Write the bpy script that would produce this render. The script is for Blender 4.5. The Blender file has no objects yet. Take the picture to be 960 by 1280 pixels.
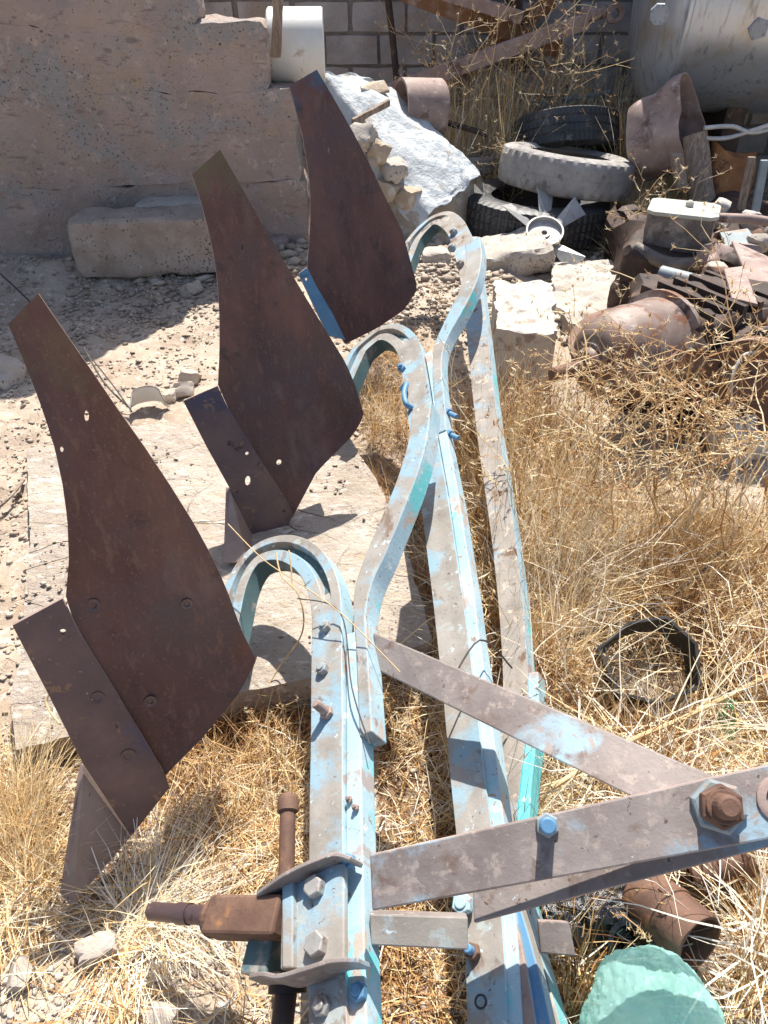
import bpy, bmesh, math, random
import numpy as np
from mathutils import Vector, Matrix, noise as mnoise
R = math.radians
random.seed(7)
rng = np.random.default_rng(11)
sc = bpy.context.scene
col = sc.collection

# ------------------------------------------------------------------ camera, sky, sun, exposure
CAM_H, PITCH, F = 1.6, 38.0, 924.0
cam = bpy.data.cameras.new('camera'); camo = bpy.data.objects.new('camera', cam); col.objects.link(camo)
camo.location = (0, 0, CAM_H); camo.rotation_euler = (R(90 - PITCH), 0, 0)
cam.sensor_fit = 'HORIZONTAL'; cam.sensor_width = 36; cam.lens = F / 960 * 36
cam.clip_start = 0.02; cam.clip_end = 500
sc.camera = camo

SUN = Vector((0.07, 0.62, 1.0)).normalized()
sun = bpy.data.lights.new('sun', 'SUN'); suno = bpy.data.objects.new('sun', sun); col.objects.link(suno)
sun.energy = 5.0; sun.angle = R(0.53); sun.color = (1.0, 0.95, 0.87)
suno.rotation_euler = SUN.to_track_quat('Z', 'Y').to_euler(); suno.location = (1, 3, 6)
w = bpy.data.worlds.new('World'); sc.world = w; w.use_nodes = True
wn = w.node_tree.nodes; wl = w.node_tree.links
sky = wn.new('ShaderNodeTexSky'); sky.sky_type = 'NISHITA'; sky.sun_disc = False
sky.sun_elevation = math.asin(SUN.z); sky.sun_rotation = math.atan2(SUN.x, SUN.y)
sky.dust_density = 2.0
bgn = wn['Background']; bgn.inputs['Strength'].default_value = 0.10
wl.new(sky.outputs[0], bgn.inputs['Color'])
sc.view_settings.view_transform = 'Standard'; sc.view_settings.look = 'None'
sc.view_settings.exposure = 0.84; sc.view_settings.gamma = 1.0
sc.cycles.max_bounces = 6; sc.cycles.diffuse_bounces = 3; sc.cycles.glossy_bounces = 3
sc.cycles.transmission_bounces = 4; sc.cycles.transparent_max_bounces = 6
try: sc.cycles.use_denoising = True
except Exception: pass

# ------------------------------------------------------------------ survey helpers: where a sight line meets a height, a distance or a plane
CP, SP = math.cos(R(PITCH)), math.sin(R(PITCH))
FWD = Vector((0, CP, -SP)); UP = Vector((0, SP, CP)); EYE = Vector((0, 0, CAM_H))
def ray(px, py): return FWD + Vector((1, 0, 0)) * ((px - 480) / F) + UP * ((640 - py) / F)
def P(px, py, z=0.0):
    d = ray(px, py); return EYE + d * ((z - CAM_H) / d.z)
def PD(px, py, D):
    d = ray(px, py); return EYE + d * (D / d.y)
def PP(px, py, q, n):
    d = ray(px, py); return EYE + d * ((q - EYE).dot(n) / d.dot(n))

# ------------------------------------------------------------------ numpy noise for big sheets
def _h(ix, iy, s):
    n = (ix * 374761393 + iy * 668265263 + s * 974634777) & 0xffffffff
    n = ((n ^ (n >> 13)) * 1274126177) & 0xffffffff
    return ((n ^ (n >> 16)) & 0xffff) / 65535.0
def vnoise(x, y, s=0):
    x = np.asarray(x, float); y = np.asarray(y, float)
    ix = np.floor(x).astype(np.int64); iy = np.floor(y).astype(np.int64)
    fx = x - ix; fy = y - iy; fx = fx*fx*(3-2*fx); fy = fy*fy*(3-2*fy)
    a = _h(ix, iy, s); b = _h(ix+1, iy, s); c = _h(ix, iy+1, s); d = _h(ix+1, iy+1, s)
    return (a*(1-fx)+b*fx)*(1-fy) + (c*(1-fx)+d*fx)*fy - 0.5
def fbm(x, y, o=4, s=0):
    r = 0; a = 1
    for i in range(o):
        r = r + a * vnoise(x * 2**i, y * 2**i, s + i * 7); a *= 0.5
    return r
def gauss(x, y, cx, cy, sx, sy): return np.exp(-((x-cx)/sx)**2 - ((y-cy)/sy)**2)
def gz(x, y):
    x = np.asarray(x, float); y = np.asarray(y, float)
    near = np.clip(1 - (np.hypot(x, y-3) - 6) / 6, 0, 1)
    z = 0.05*fbm(x*1.3, y*1.3, 3, 3) + 0.030*fbm(x*7, y*7, 4, 5)*near + 0.012*fbm(x*38, y*38, 2, 9)*near
    z = z + 0.10*gauss(x, y, 0.25, 3.9, 0.7, 0.7) + 0.10*gauss(x, y, -0.3, 4.6, 0.6, 0.5) + 0.10*gauss(x, y, -2.3, 4.3, 1.3, 0.35)
    z = z - 0.03*gauss(x, y, -0.1, 1.2, 0.8, 0.5) - 0.05*gauss(x, y, -0.62, .74, .16, .16)
    return z
def g(x, y): return float(gz(x, y))

# ------------------------------------------------------------------ materials
def ramp(nt, fac, stops):
    r = nt.nodes.new('ShaderNodeValToRGB'); e = r.color_ramp.elements
    e[0].position, e[0].color = stops[0][0], (*stops[0][1], 1)
    e[1].position, e[1].color = stops[-1][0], (*stops[-1][1], 1)
    for p, c in stops[1:-1]:
        x = e.new(p); x.color = (*c, 1)
    nt.links.new(fac, r.inputs[0]); return r.outputs[0]
def mapped(nt, scale=(1, 1, 1), rot=(0, 0, 0)):
    t = nt.nodes.new('ShaderNodeTexCoord'); m = nt.nodes.new('ShaderNodeMapping')
    m.inputs['Scale'].default_value = scale; m.inputs['Rotation'].default_value = rot
    nt.links.new(t.outputs['Object'], m.inputs['Vector']); return m.outputs[0]
def noise_fac(nt, scale, detail=8, rough=0.6, stretch=(1, 1, 1), dist=0.0):
    n = nt.nodes.new('ShaderNodeTexNoise'); n.inputs['Scale'].default_value = scale
    n.inputs['Detail'].default_value = detail; n.inputs['Roughness'].default_value = rough
    n.inputs['Distortion'].default_value = dist
    nt.links.new(mapped(nt, stretch), n.inputs['Vector']); return n.outputs['Fac']
def mixc(nt, fac, a, b):
    m = nt.nodes.new('ShaderNodeMix'); m.data_type = 'RGBA'
    nt.links.new(fac, m.inputs[0])
    for s, k in ((a, 6), (b, 7)):
        if isinstance(s, tuple): m.inputs[k].default_value = (*s, 1)
        else: nt.links.new(s, m.inputs[k])
    return m.outputs[2]
def mat(name, stops, scale=6, layers=(), rough=0.85, metal=0.0, bump=0.3, bscale=60, bdist=0.004,
        stretch=(1, 1, 1), pits=None, cracks=None, spec=0.4, coarse=None):
    m = bpy.data.materials.new(name); m.use_nodes = True; nt = m.node_tree
    b = nt.nodes['Principled BSDF']
    b.inputs['Roughness'].default_value = rough; b.inputs['Metallic'].default_value = metal
    b.inputs['Specular IOR Level'].default_value = spec
    c = ramp(nt, noise_fac(nt, scale, stretch=stretch), stops)
    for (lc, ls, th, soft, *st) in layers:
        f = noise_fac(nt, ls, 10, 0.65, st[0] if st else (1, 1, 1), 0.3)
        mr = nt.nodes.new('ShaderNodeMapRange'); mr.inputs[1].default_value = th - soft; mr.inputs[2].default_value = th + soft
        nt.links.new(f, mr.inputs[0]); c = mixc(nt, mr.outputs[0], c, lc)
    h = noise_fac(nt, bscale, 6, 0.7)
    if pits:
        v = nt.nodes.new('ShaderNodeTexVoronoi'); v.inputs['Scale'].default_value = pits[0]
        pn = nt.nodes.new('ShaderNodeTexNoise'); pn.inputs['Scale'].default_value = pits[0]*1.2; pn.inputs['Detail'].default_value = 4
        pa = nt.nodes.new('ShaderNodeVectorMath'); pa.operation = 'MULTIPLY_ADD'; pa.inputs[1].default_value = (1.6/pits[0],)*3
        pm_ = mapped(nt); nt.links.new(pm_, pn.inputs['Vector']); nt.links.new(pn.outputs['Color'], pa.inputs[0]); nt.links.new(pm_, pa.inputs[2])
        nt.links.new(pa.outputs[0], v.inputs['Vector'])
        mr = nt.nodes.new('ShaderNodeMapRange'); mr.inputs[1].default_value = pits[1]; mr.inputs[2].default_value = pits[1] + 0.12
        nt.links.new(v.outputs['Distance'], mr.inputs[0])
        # only in patches
        pf = noise_fac(nt, pits[3], 3); pm = nt.nodes.new('ShaderNodeMapRange'); pm.inputs[1].default_value = .45; pm.inputs[2].default_value = .58
        nt.links.new(pf, pm.inputs[0])
        inv = nt.nodes.new('ShaderNodeMath'); inv.operation = 'SUBTRACT'; inv.inputs[0].default_value = 1
        nt.links.new(mr.outputs[0], inv.inputs[1])
        mu = nt.nodes.new('ShaderNodeMath'); mu.operation = 'MULTIPLY'
        nt.links.new(inv.outputs[0], mu.inputs[0]); nt.links.new(pm.outputs[0], mu.inputs[1])
        c = mixc(nt, mu.outputs[0], c, pits[2])
        s = nt.nodes.new('ShaderNodeMath'); s.operation = 'SUBTRACT'
        nt.links.new(h, s.inputs[0]); nt.links.new(mu.outputs[0], s.inputs[1]); h = s.outputs[0]
    if cracks:
        v = nt.nodes.new('ShaderNodeTexVoronoi'); v.feature = 'DISTANCE_TO_EDGE'; v.inputs['Scale'].default_value = cracks[0]
        mp = mapped(nt, cracks[3] if len(cracks) > 3 else (1, 1, 1))
        wn_ = nt.nodes.new('ShaderNodeTexNoise'); wn_.inputs['Scale'].default_value = cracks[0]*1.5; wn_.inputs['Detail'].default_value = 5
        nt.links.new(mp, wn_.inputs['Vector'])
        ad = nt.nodes.new('ShaderNodeVectorMath'); ad.operation = 'MULTIPLY_ADD'
        nt.links.new(wn_.outputs['Color'], ad.inputs[0]); ad.inputs[1].default_value = (0.09,)*3; nt.links.new(mp, ad.inputs[2])
        nt.links.new(ad.outputs[0], v.inputs['Vector'])
        mr = nt.nodes.new('ShaderNodeMapRange'); mr.inputs[1].default_value = 0; mr.inputs[2].default_value = cracks[1]
        nt.links.new(v.outputs['Distance'], mr.inputs[0])
        pf = noise_fac(nt, cracks[0]*.6, 3); pm = nt.nodes.new('ShaderNodeMapRange'); pm.inputs[1].default_value = .42; pm.inputs[2].default_value = .6
        nt.links.new(pf, pm.inputs[0])
        mx = nt.nodes.new('ShaderNodeMath'); mx.operation = 'MAXIMUM'
        nt.links.new(mr.outputs[0], mx.inputs[0]); nt.links.new(pm.outputs[0], mx.inputs[1])
        inv = nt.nodes.new('ShaderNodeMath'); inv.operation = 'SUBTRACT'; inv.inputs[0].default_value = 1
        nt.links.new(mx.outputs[0], inv.inputs[1])
        c = mixc(nt, inv.outputs[0], c, cracks[2])
        s = nt.nodes.new('ShaderNodeMath'); s.operation = 'SUBTRACT'
        nt.links.new(h, s.inputs[0]); nt.links.new(inv.outputs[0], s.inputs[1]); h = s.outputs[0]
    if coarse:
        h2 = noise_fac(nt, coarse[0], 8, .7)
        s = nt.nodes.new('ShaderNodeMath'); s.operation = 'MULTIPLY_ADD'; s.inputs[1].default_value = coarse[1]
        nt.links.new(h2, s.inputs[0]); nt.links.new(h, s.inputs[2]); h = s.outputs[0]
    nt.links.new(c, b.inputs['Base Color'])
    bu = nt.nodes.new('ShaderNodeBump'); bu.inputs['Strength'].default_value = bump; bu.inputs['Distance'].default_value = bdist
    nt.links.new(h, bu.inputs['Height']); nt.links.new(bu.outputs[0], b.inputs['Normal'])
    return m
def tinted(name, stops, rough=0.7, trans=0.0, spec=0.25):
    m = bpy.data.materials.new(name); m.use_nodes = True; nt = m.node_tree; b = nt.nodes['Principled BSDF']
    a = nt.nodes.new('ShaderNodeAttribute'); a.attribute_name = 'tint'
    c = ramp(nt, a.outputs['Fac'], stops)
    nt.links.new(c, b.inputs['Base Color']); b.inputs['Roughness'].default_value = rough
    b.inputs['Specular IOR Level'].default_value = spec
    if trans:
        t = nt.nodes.new('ShaderNodeBsdfTranslucent'); nt.links.new(c, t.inputs['Color'])
        mx = nt.nodes.new('ShaderNodeMixShader'); mx.inputs[0].default_value = trans
        nt.links.new(b.outputs[0], mx.inputs[1]); nt.links.new(t.outputs[0], mx.inputs[2])
        nt.links.new(mx.outputs[0], nt.nodes['Material Output'].inputs['Surface'])
    return m

MT = {}
MT['dirt'] = mat('dirt', [(.3, (.30, .23, .17)), (.5, (.43, .345, .27)), (.7, (.53, .445, .355))], 3.5,
    layers=[((.27, .20, .145), 14, .62, .06), ((.60, .53, .45), 30, .60, .05), ((.16, .10, .06), 55, .68, .04)],
    rough=.95, bump=.9, bscale=90, bdist=.006, coarse=(22, 1.6), spec=.1)
MT['plaster'] = mat('wall_plaster', [(.3, (.37, .295, .26)), (.5, (.47, .365, .315)), (.7, (.55, .425, .36))], 2.6,
    layers=[((.40, .365, .34), 3.0, .55, .04), ((.49, .38, .29), 3.7, .60, .04), ((.58, .47, .41), 17, .60, .03), ((.27, .20, .165), 34, .645, .015), ((.33, .26, .225), 9, .62, .02, (1, 1, 3))],
    rough=.95, bump=1.0, bscale=55, bdist=.014, pits=(52, .10, (.15, .11, .09), 3.0), coarse=(11, 2.6), spec=.1)
MT['cinder'] = mat('cinder_block', [(.3, (.25, .24, .235)), (.5, (.34, .32, .31)), (.7, (.42, .40, .385))], 5,
    layers=[((.33, .27, .22), 3, .6, .08)], rough=.95, bump=.6, bscale=120, bdist=.004, pits=(110, .15, (.10, .09, .085), 6), spec=.1)
MT['mortar'] = mat('mortar', [(.3, (.13, .12, .11)), (.7, (.22, .20, .185))], 20, rough=.95, bump=.6, bscale=90, spec=.1)
MT['concrete'] = mat('concrete', [(.3, (.36, .32, .28)), (.5, (.46, .41, .36)), (.7, (.56, .51, .45))], 5,
    layers=[((.30, .25, .20), 20, .62, .04), ((.62, .58, .52), 12, .62, .05)], rough=.95, bump=.9, bscale=60, bdist=.006,
    pits=(45, .14, (.15, .12, .10), 4), coarse=(14, 1.5), spec=.1)
MT['aggregate'] = mat('aggregate_concrete', [(.3, (.30, .235, .19)), (.5, (.40, .33, .275)), (.7, (.48, .41, .36))], 5,
    layers=[((.55, .50, .45), 34, .66, .03), ((.14, .11, .09), 45, .66, .03)], rough=.95, bump=1, bscale=45, bdist=.008, pits=(50, .16, (.12, .1, .09), 6), spec=.1)
MT['slab'] = mat('mud_slab', [(.3, (.36, .30, .245)), (.5, (.47, .40, .335)), (.7, (.57, .50, .425))], 3,
    layers=[((.46, .38, .30), 12, .57, .03, (1, 3, 1)), ((.68, .61, .53), 20, .60, .03, (1, 2, 1)), ((.22, .16, .12), 13, .665, .012, (1, 3.6, 1)), ((.30, .24, .19), 48, .62, .02, (1, 2, 1))], rough=.95, bump=1.0, bscale=60, bdist=.010,
    cracks=(3.2, .010, (.30, .23, .17), (1, 1.6, 1)), coarse=(20, 2.2), spec=.1)
MT['chalk'] = mat('white_block', [(.3, (.44, .41, .37)), (.7, (.60, .565, .51))], 6, layers=[((.34, .28, .23), 14, .58, .04)],
    rough=.95, bump=.8, bscale=60, bdist=.005, coarse=(14, 1.2), spec=.1)
MT['board'] = mat('mouldboard_rust', [(.3, (.080, .036, .030)), (.5, (.125, .056, .044)), (.7, (.175, .080, .060))], 4,
    layers=[((.090, .058, .058), 3.0, .56, .08), ((.155, .080, .058), 17, .60, .06, (3, 3, .5)), ((.22, .15, .12), 60, .69, .02, (4, 4, .2)), ((.060, .036, .033), 9, .63, .05), ((.17, .115, .095), 5, .64, .08, (1.5, 1.5, .4)), ((.17, .10, .075), 140, .62, .04)],
    rough=.42, metal=.3, bump=.4, bscale=130, bdist=.002, stretch=(2, 2, .5), spec=.5)
MT['lid'] = mat('dusty_lid', [(.3, (.33, .33, .28)), (.7, (.50, .49, .42))], 7, layers=[((.28, .20, .14), 12, .62, .05)], rough=.7, bump=.3, bscale=60)
MT['grease2'] = mat('dusty_casting', [(.3, (.13, .09, .075)), (.5, (.21, .155, .13)), (.7, (.31, .245, .215))], 6, layers=[((.17, .075, .04), 7, .56, .05), ((.38, .33, .30), 20, .63, .04), ((.07, .045, .04), 13, .62, .03)], rough=.55, metal=.15, bump=.35, bscale=70, bdist=.003)
MT['share'] = mat('share_steel', [(.3, (.085, .056, .062)), (.5, (.125, .082, .082)), (.7, (.175, .112, .098))], 7,
    layers=[((.065, .060, .105), 5, .58, .05), ((.20, .12, .08), 30, .62, .02), ((.26, .20, .18), 80, .67, .015), ((.03, .02, .022), 15, .64, .02)], rough=.42, metal=.35, bump=.45, bscale=110, bdist=.002, spec=.5)
MT['tip'] = mat('tip_steel', [(.3, (.25, .18, .15)), (.7, (.37, .28, .23))], 9, layers=[((.33, .25, .19), 30, .62, .03), ((.10, .06, .05), 50, .68, .04)],  # dusty worn steel, lightened to stand in for sun on the point
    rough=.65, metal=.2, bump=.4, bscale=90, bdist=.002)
MT['rust'] = mat('rust', [(.3, (.10, .055, .04)), (.5, (.17, .095, .065)), (.7, (.25, .15, .105))], 9,
    layers=[((.30, .15, .07), 16, .62, .06), ((.07, .045, .04), 30, .64, .04)], rough=.75, metal=.15, bump=.5, bscale=90, bdist=.003)
MT['rustorange'] = mat('orange_rust', [(.3, (.16, .07, .035)), (.5, (.30, .13, .05)), (.7, (.42, .20, .08))], 8,
    layers=[((.10, .05, .035), 12, .60, .05), ((.45, .30, .20), 22, .64, .05)], rough=.85, metal=.05, bump=.5, bscale=70, bdist=.003)
MT['rustpink'] = mat('dusty_rust', [(.3, (.22, .155, .135)), (.5, (.32, .235, .205)), (.7, (.42, .32, .28))], 6,
    layers=[((.14, .085, .065), 9, .60, .06), ((.50, .42, .38), 24, .64, .05)], rough=.75, metal=.1, bump=.35, bscale=80, bdist=.003)
MT['darkrust'] = mat('dark_rust', [(.3, (.028, .020, .018)), (.5, (.055, .037, .030)), (.7, (.095, .060, .044))], 8,
    layers=[((.20, .105, .06), 18, .64, .05)], rough=.7, metal=.2, bump=.5, bscale=70, bdist=.003)
MT['grease'] = mat('dusty_grease', [(.3, (.10, .085, .075)), (.5, (.17, .145, .125)), (.7, (.27, .235, .20))], 6,
    layers=[((.33, .29, .25), 10, .60, .06), ((.06, .045, .04), 16, .62, .05)], rough=.6, metal=.2, bump=.4, bscale=60, bdist=.003)
# worn farm paint: dust-brown web and pale blue flange
MT['web'] = mat('worn_web', [(.3, (.215, .195, .17)), (.5, (.29, .265, .235)), (.7, (.355, .33, .30))], 9,
    layers=[((.25, .37, .44), 5.5, .525, .04), ((.33, .36, .35), 16, .60, .02), ((.19, .135, .105), 15, .63, .03, (1, .35, 1)), ((.46, .56, .60), 38, .645, .012), ((.11, .065, .045), 75, .655, .012), ((.14, .10, .08), 6, .66, .03)],
    rough=.70, metal=.05, bump=.5, bscale=110, bdist=.002)
MT['webtan'] = mat('worn_bar', [(.3, (.17, .14, .13)), (.5, (.23, .195, .18)), (.7, (.295, .255, .235))], 9,
    layers=[((.27, .38, .45), 4.3, .585, .04), ((.16, .115, .095), 16, .61, .05), ((.31, .255, .225), 38, .59, .04), ((.11, .065, .045), 75, .66, .012), ((.42, .48, .48), 55, .69, .01)],
    rough=.62, metal=.1, bump=.5, bscale=120, bdist=.002)
MT['dustybar'] = mat('dust_coated_bar', [(.3, (.22, .195, .17)), (.5, (.31, .28, .25)), (.7, (.38, .345, .31))], 9,
    layers=[((.28, .38, .45), 6, .555, .04), ((.17, .11, .08), 15, .60, .03), ((.50, .42, .34), 34, .60, .02)], rough=.85, bump=.5, bscale=90, bdist=.003)
MT['flange'] = mat('pale_blue_paint', [(.3, (.27, .42, .49)), (.5, (.36, .50, .56)), (.7, (.45, .56, .60))], 6,
    layers=[((.14, .52, .54), 3.4, .585, .03), ((.42, .36, .31), 14, .60, .03, (1, .4, 1)), ((.30, .21, .17), 38, .63, .015), ((.62, .68, .68), 30, .64, .02), ((.22, .15, .12), 90, .65, .012), ((.36, .32, .30), 7, .63, .02, (1, 1, .4))],
    rough=.58, bump=.45, bscale=110, bdist=.002)
MT['bluepaint'] = mat('blue_paint', [(.3, (.07, .19, .34)), (.7, (.13, .28, .44))], 6,
    layers=[((.33, .30, .27), 16, .62, .05), ((.05, .12, .16), 9, .64, .05)], rough=.5, bump=.25, bscale=90, bdist=.002)
MT['teal'] = mat('teal_paint_with_shade', [(.3, (.045, .085, .095)), (.7, (.09, .16, .17))], 7, layers=[((.28, .25, .22), 16, .62, .05)], rough=.6, bump=.3, bscale=90, bdist=.002)  # teal paint darkened to stand in for shade in the beam grooves
MT['greypaint'] = mat('grey_blue_iron', [(.3, (.18, .22, .24)), (.7, (.30, .34, .35))], 7, layers=[((.30, .20, .14), 10, .60, .06)], rough=.6, metal=.1, bump=.35, bscale=90, bdist=.002)
MT['zinc'] = mat('zinc_bolt', [(.3, (.30, .29, .27)), (.7, (.46, .44, .41))], 30, layers=[((.22, .14, .10), 40, .60, .06)], rough=.5, metal=.4, bump=.3, bscale=150, bdist=.001)
MT['galv'] = mat('galvanised_tank', [(.3, (.36, .41, .48)), (.5, (.44, .48, .53)), (.7, (.50, .52, .53))], 1.6,
    layers=[((.40, .34, .25), 2.2, .61, .08), ((.24, .25, .26), 5, .60, .06, (6, 6, .5)), ((.50, .48, .43), 9, .66, .05)], rough=.30, metal=.55, bump=.10, bscale=9, bdist=.012)
MT['rubber_grey'] = mat('dusty_rubber', [(.3, (.25, .235, .22)), (.5, (.34, .32, .30)), (.7, (.42, .40, .375))], 8, layers=[((.16, .15, .14), 14, .62, .06)], rough=.9, bump=.6, bscale=80, bdist=.004, spec=.15)
MT['rubber'] = mat('black_rubber', [(.3, (.028, .030, .034)), (.7, (.065, .065, .068))], 8, layers=[((.20, .18, .155), 12, .63, .06)], rough=.5, bump=.4, bscale=80, bdist=.003)
MT['sheet'] = mat('white_sheeting', [(.3, (.42, .45, .47)), (.5, (.53, .56, .57)), (.7, (.63, .65, .65))], 4,
    layers=[((.42, .36, .29), 7, .61, .03), ((.33, .39, .43), 11, .61, .04)], rough=.6, bump=.9, bscale=26, bdist=.012, coarse=(9, 1.5))
MT['whitetin'] = mat('white_tin', [(.3, (.58, .57, .53)), (.7, (.72, .71, .67))], 5, layers=[((.35, .25, .18), 9, .64, .05)], rough=.45, bump=.2, bscale=40)
MT['plastic_w'] = mat('white_plastic', [(.3, (.78, .76, .70)), (.7, (.84, .82, .77))], 9, layers=[((.60, .50, .35), 14, .66, .05)], rough=.5, bump=.2, bscale=40)
MT['wood'] = mat('grey_wood', [(.3, (.16, .115, .085)), (.5, (.28, .215, .165)), (.7, (.40, .32, .26))], 12, stretch=(6, 6, .6),
    layers=[((.10, .07, .05), 20, .60, .05, (8, 8, .5))], rough=.9, bump=.8, bscale=60, bdist=.006)
MT['timber'] = mat('brown_timber', [(.3, (.13, .065, .035)), (.7, (.26, .13, .065))], 6, layers=[((.30, .22, .17), 9, .60, .06)], rough=.85, bump=.4, bscale=60)
MT['alu'] = mat('cast_aluminium', [(.3, (.32, .315, .30)), (.7, (.46, .45, .43))], 12, layers=[((.32, .24, .19), 26, .62, .05)], rough=.5, metal=.35, bump=.3, bscale=100, bdist=.002)
MT['stone'] = mat('stone', [(.3, (.34, .28, .23)), (.5, (.45, .39, .33)), (.7, (.55, .49, .42))], 9, layers=[((.24, .18, .14), 26, .62, .05)], rough=.95, bump=.8, bscale=60, bdist=.005, spec=.1)
MT['foam'] = mat('tan_clod', [(.3, (.38, .30, .22)), (.7, (.52, .43, .33))], 8, layers=[((.58, .53, .46), 12, .56, .04)], rough=.95, bump=.9, bscale=40, bdist=.01, spec=.1)
MT['blackplastic'] = mat('black_plastic', [(.3, (.008, .009, .012)), (.7, (.02, .022, .028))], 10, layers=[((.10, .085, .07), 20, .66, .04)], rough=.22, bump=.6, bscale=30, bdist=.01, spec=.6)
MT['ringmetal'] = mat('black_ring', [(.3, (.014, .013, .012)), (.7, (.035, .032, .028))], 10, layers=[((.16, .13, .10), 30, .66, .04)], rough=.6, bump=.4, bscale=60)
MT['wire'] = mat('grey_wire', [(.3, (.38, .38, .37)), (.7, (.55, .54, .52))], 30, rough=.5, metal=.3, bump=.1)
MT['darkwire'] = mat('dark_wire', [(.3, (.04, .035, .03)), (.7, (.10, .085, .075))], 30, rough=.6, bump=.1)
MT['straw'] = tinted('straw', [(0, (.12, .055, .03)), (.2, (.36, .17, .065)), (.38, (.60, .36, .14)), (.6, (.76, .57, .30)), (.8, (.83, .70, .46)), (1, (.87, .81, .70))], trans=.2)
MT['twig'] = tinted('dry_weed', [(0, (.22, .10, .05)), (.35, (.46, .26, .12)), (.7, (.68, .50, .26)), (1, (.80, .70, .50))], trans=.15)
MT['gravel'] = tinted('gravel', [(0, (.26, .205, .16)), (.5, (.41, .335, .265)), (.85, (.51, .44, .36)), (1, (.64, .59, .52))], rough=.95, spec=.1)
def film(name, c, tr, rough=.2):
    m = bpy.data.materials.new(name); m.use_nodes = True; nt = m.node_tree; b = nt.nodes['Principled BSDF']
    cc = ramp(nt, noise_fac(nt, 9), [(.3, c), (.7, tuple(min(1, x*1.25+.03) for x in c))])
    nt.links.new(cc, b.inputs['Base Color']); b.inputs['Roughness'].default_value = rough
    t = nt.nodes.new('ShaderNodeBsdfTranslucent'); nt.links.new(cc, t.inputs[0])
    mx = nt.nodes.new('ShaderNodeMixShader'); mx.inputs[0].default_value = tr
    nt.links.new(b.outputs[0], mx.inputs[1]); nt.links.new(t.outputs[0], mx.inputs[2])
    tp = nt.nodes.new('ShaderNodeBsdfTransparent'); m2 = nt.nodes.new('ShaderNodeMixShader'); m2.inputs[0].default_value = .28
    nt.links.new(mx.outputs[0], m2.inputs[1]); nt.links.new(tp.outputs[0], m2.inputs[2])
    bu = nt.nodes.new('ShaderNodeBump'); bu.inputs['Strength'].default_value = .8; bu.inputs['Distance'].default_value = .008
    nt.links.new(noise_fac(nt, 30, 6), bu.inputs['Height']); nt.links.new(bu.outputs[0], b.inputs['Normal'])
    nt.links.new(m2.outputs[0], nt.nodes['Material Output'].inputs['Surface'])
    return m
MT['greenbag'] = film('green_bag_film', (.48, .86, .76), .65, .18)
MT['greenbottle'] = film('green_bottle_plastic', (.02, .28, .10), .35, .1)

# ------------------------------------------------------------------ object helpers
def thing(name, label, cat, loc, group=None):
    o = bpy.data.objects.new(name, None); col.objects.link(o); o.location = loc; o.empty_display_size = .1
    o['label'] = label; o['category'] = cat
    if group: o['group'] = group
    return o
def wloc(o):
    v = Vector(o.location)
    while o.parent: o = o.parent; v += Vector(o.location)
    return v
class MB:
    def __init__(s): s.v = []; s.f = []; s.mi = []
    def add(s, vs, fs, mi=0):
        k = len(s.v); s.v += [tuple(v) for v in vs]
        s.f += [tuple(i + k for i in f) for f in fs]; s.mi += [mi] * len(fs)
    def build(s, name, mats, parent=None, smooth=False, bevel=0, label=None, cat=None, group=None, kind=None, sub=0, split=None):
        me = bpy.data.meshes.new(name); vs = np.array(s.v, float)
        if parent: org = np.array(wloc(parent))
        else: org = np.array([(vs[:, 0].min()+vs[:, 0].max())/2, (vs[:, 1].min()+vs[:, 1].max())/2, vs[:, 2].min()])
        me.from_pydata([tuple(v) for v in (vs - org)], [], s.f)
        if not isinstance(mats, (list, tuple)): mats = [mats]
        for m in mats: me.materials.append(m)
        me.polygons.foreach_set('material_index', s.mi)
        if smooth: me.polygons.foreach_set('use_smooth', [True]*len(s.f))
        me.validate(); me.update()
        bm = bmesh.new(); bm.from_mesh(me); bmesh.ops.remove_doubles(bm, verts=bm.verts, dist=1e-5)
        bmesh.ops.recalc_face_normals(bm, faces=bm.faces)
        if smooth:
            for e in bm.edges:
                if len(e.link_faces) == 2 and e.calc_face_angle(0) > R(38): e.smooth = False
        bm.to_mesh(me); bm.free()
        o = bpy.data.objects.new(name, me); col.objects.link(o)
        if parent: o.parent = parent
        else: o.location = org
        if bevel:
            md = o.modifiers.new('edge', 'BEVEL'); md.width = bevel; md.segments = 2; md.limit_method = 'ANGLE'; md.angle_limit = R(40)
        if label: o['label'] = label
        if cat: o['category'] = cat
        if group: o['group'] = group
        if kind: o['kind'] = kind
        return o
def frame_from(t, hint=Vector((0, 0, 1))):
    t = t.normalized(); a = hint - t * hint.dot(t)
    if a.length < 1e-4: a = Vector((1, 0, 0)) - t * t.x
    a.normalize(); return t, a, t.cross(a)
def catmull(pts, n=6):
    out = []; m = len(pts)
    for i in range(m - 1):
        p0 = pts[max(i-1, 0)]; p1 = pts[i]; p2 = pts[i+1]; p3 = pts[min(i+2, m-1)]
        for k in range(n):
            t = k / n
            out.append(0.5*((2*p1) + (p2-p0)*t + (2*p0-5*p1+4*p2-p3)*t*t + (3*p1-p0-3*p2+p3)*t*t*t))
    out.append(pts[-1].copy()); return out
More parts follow.
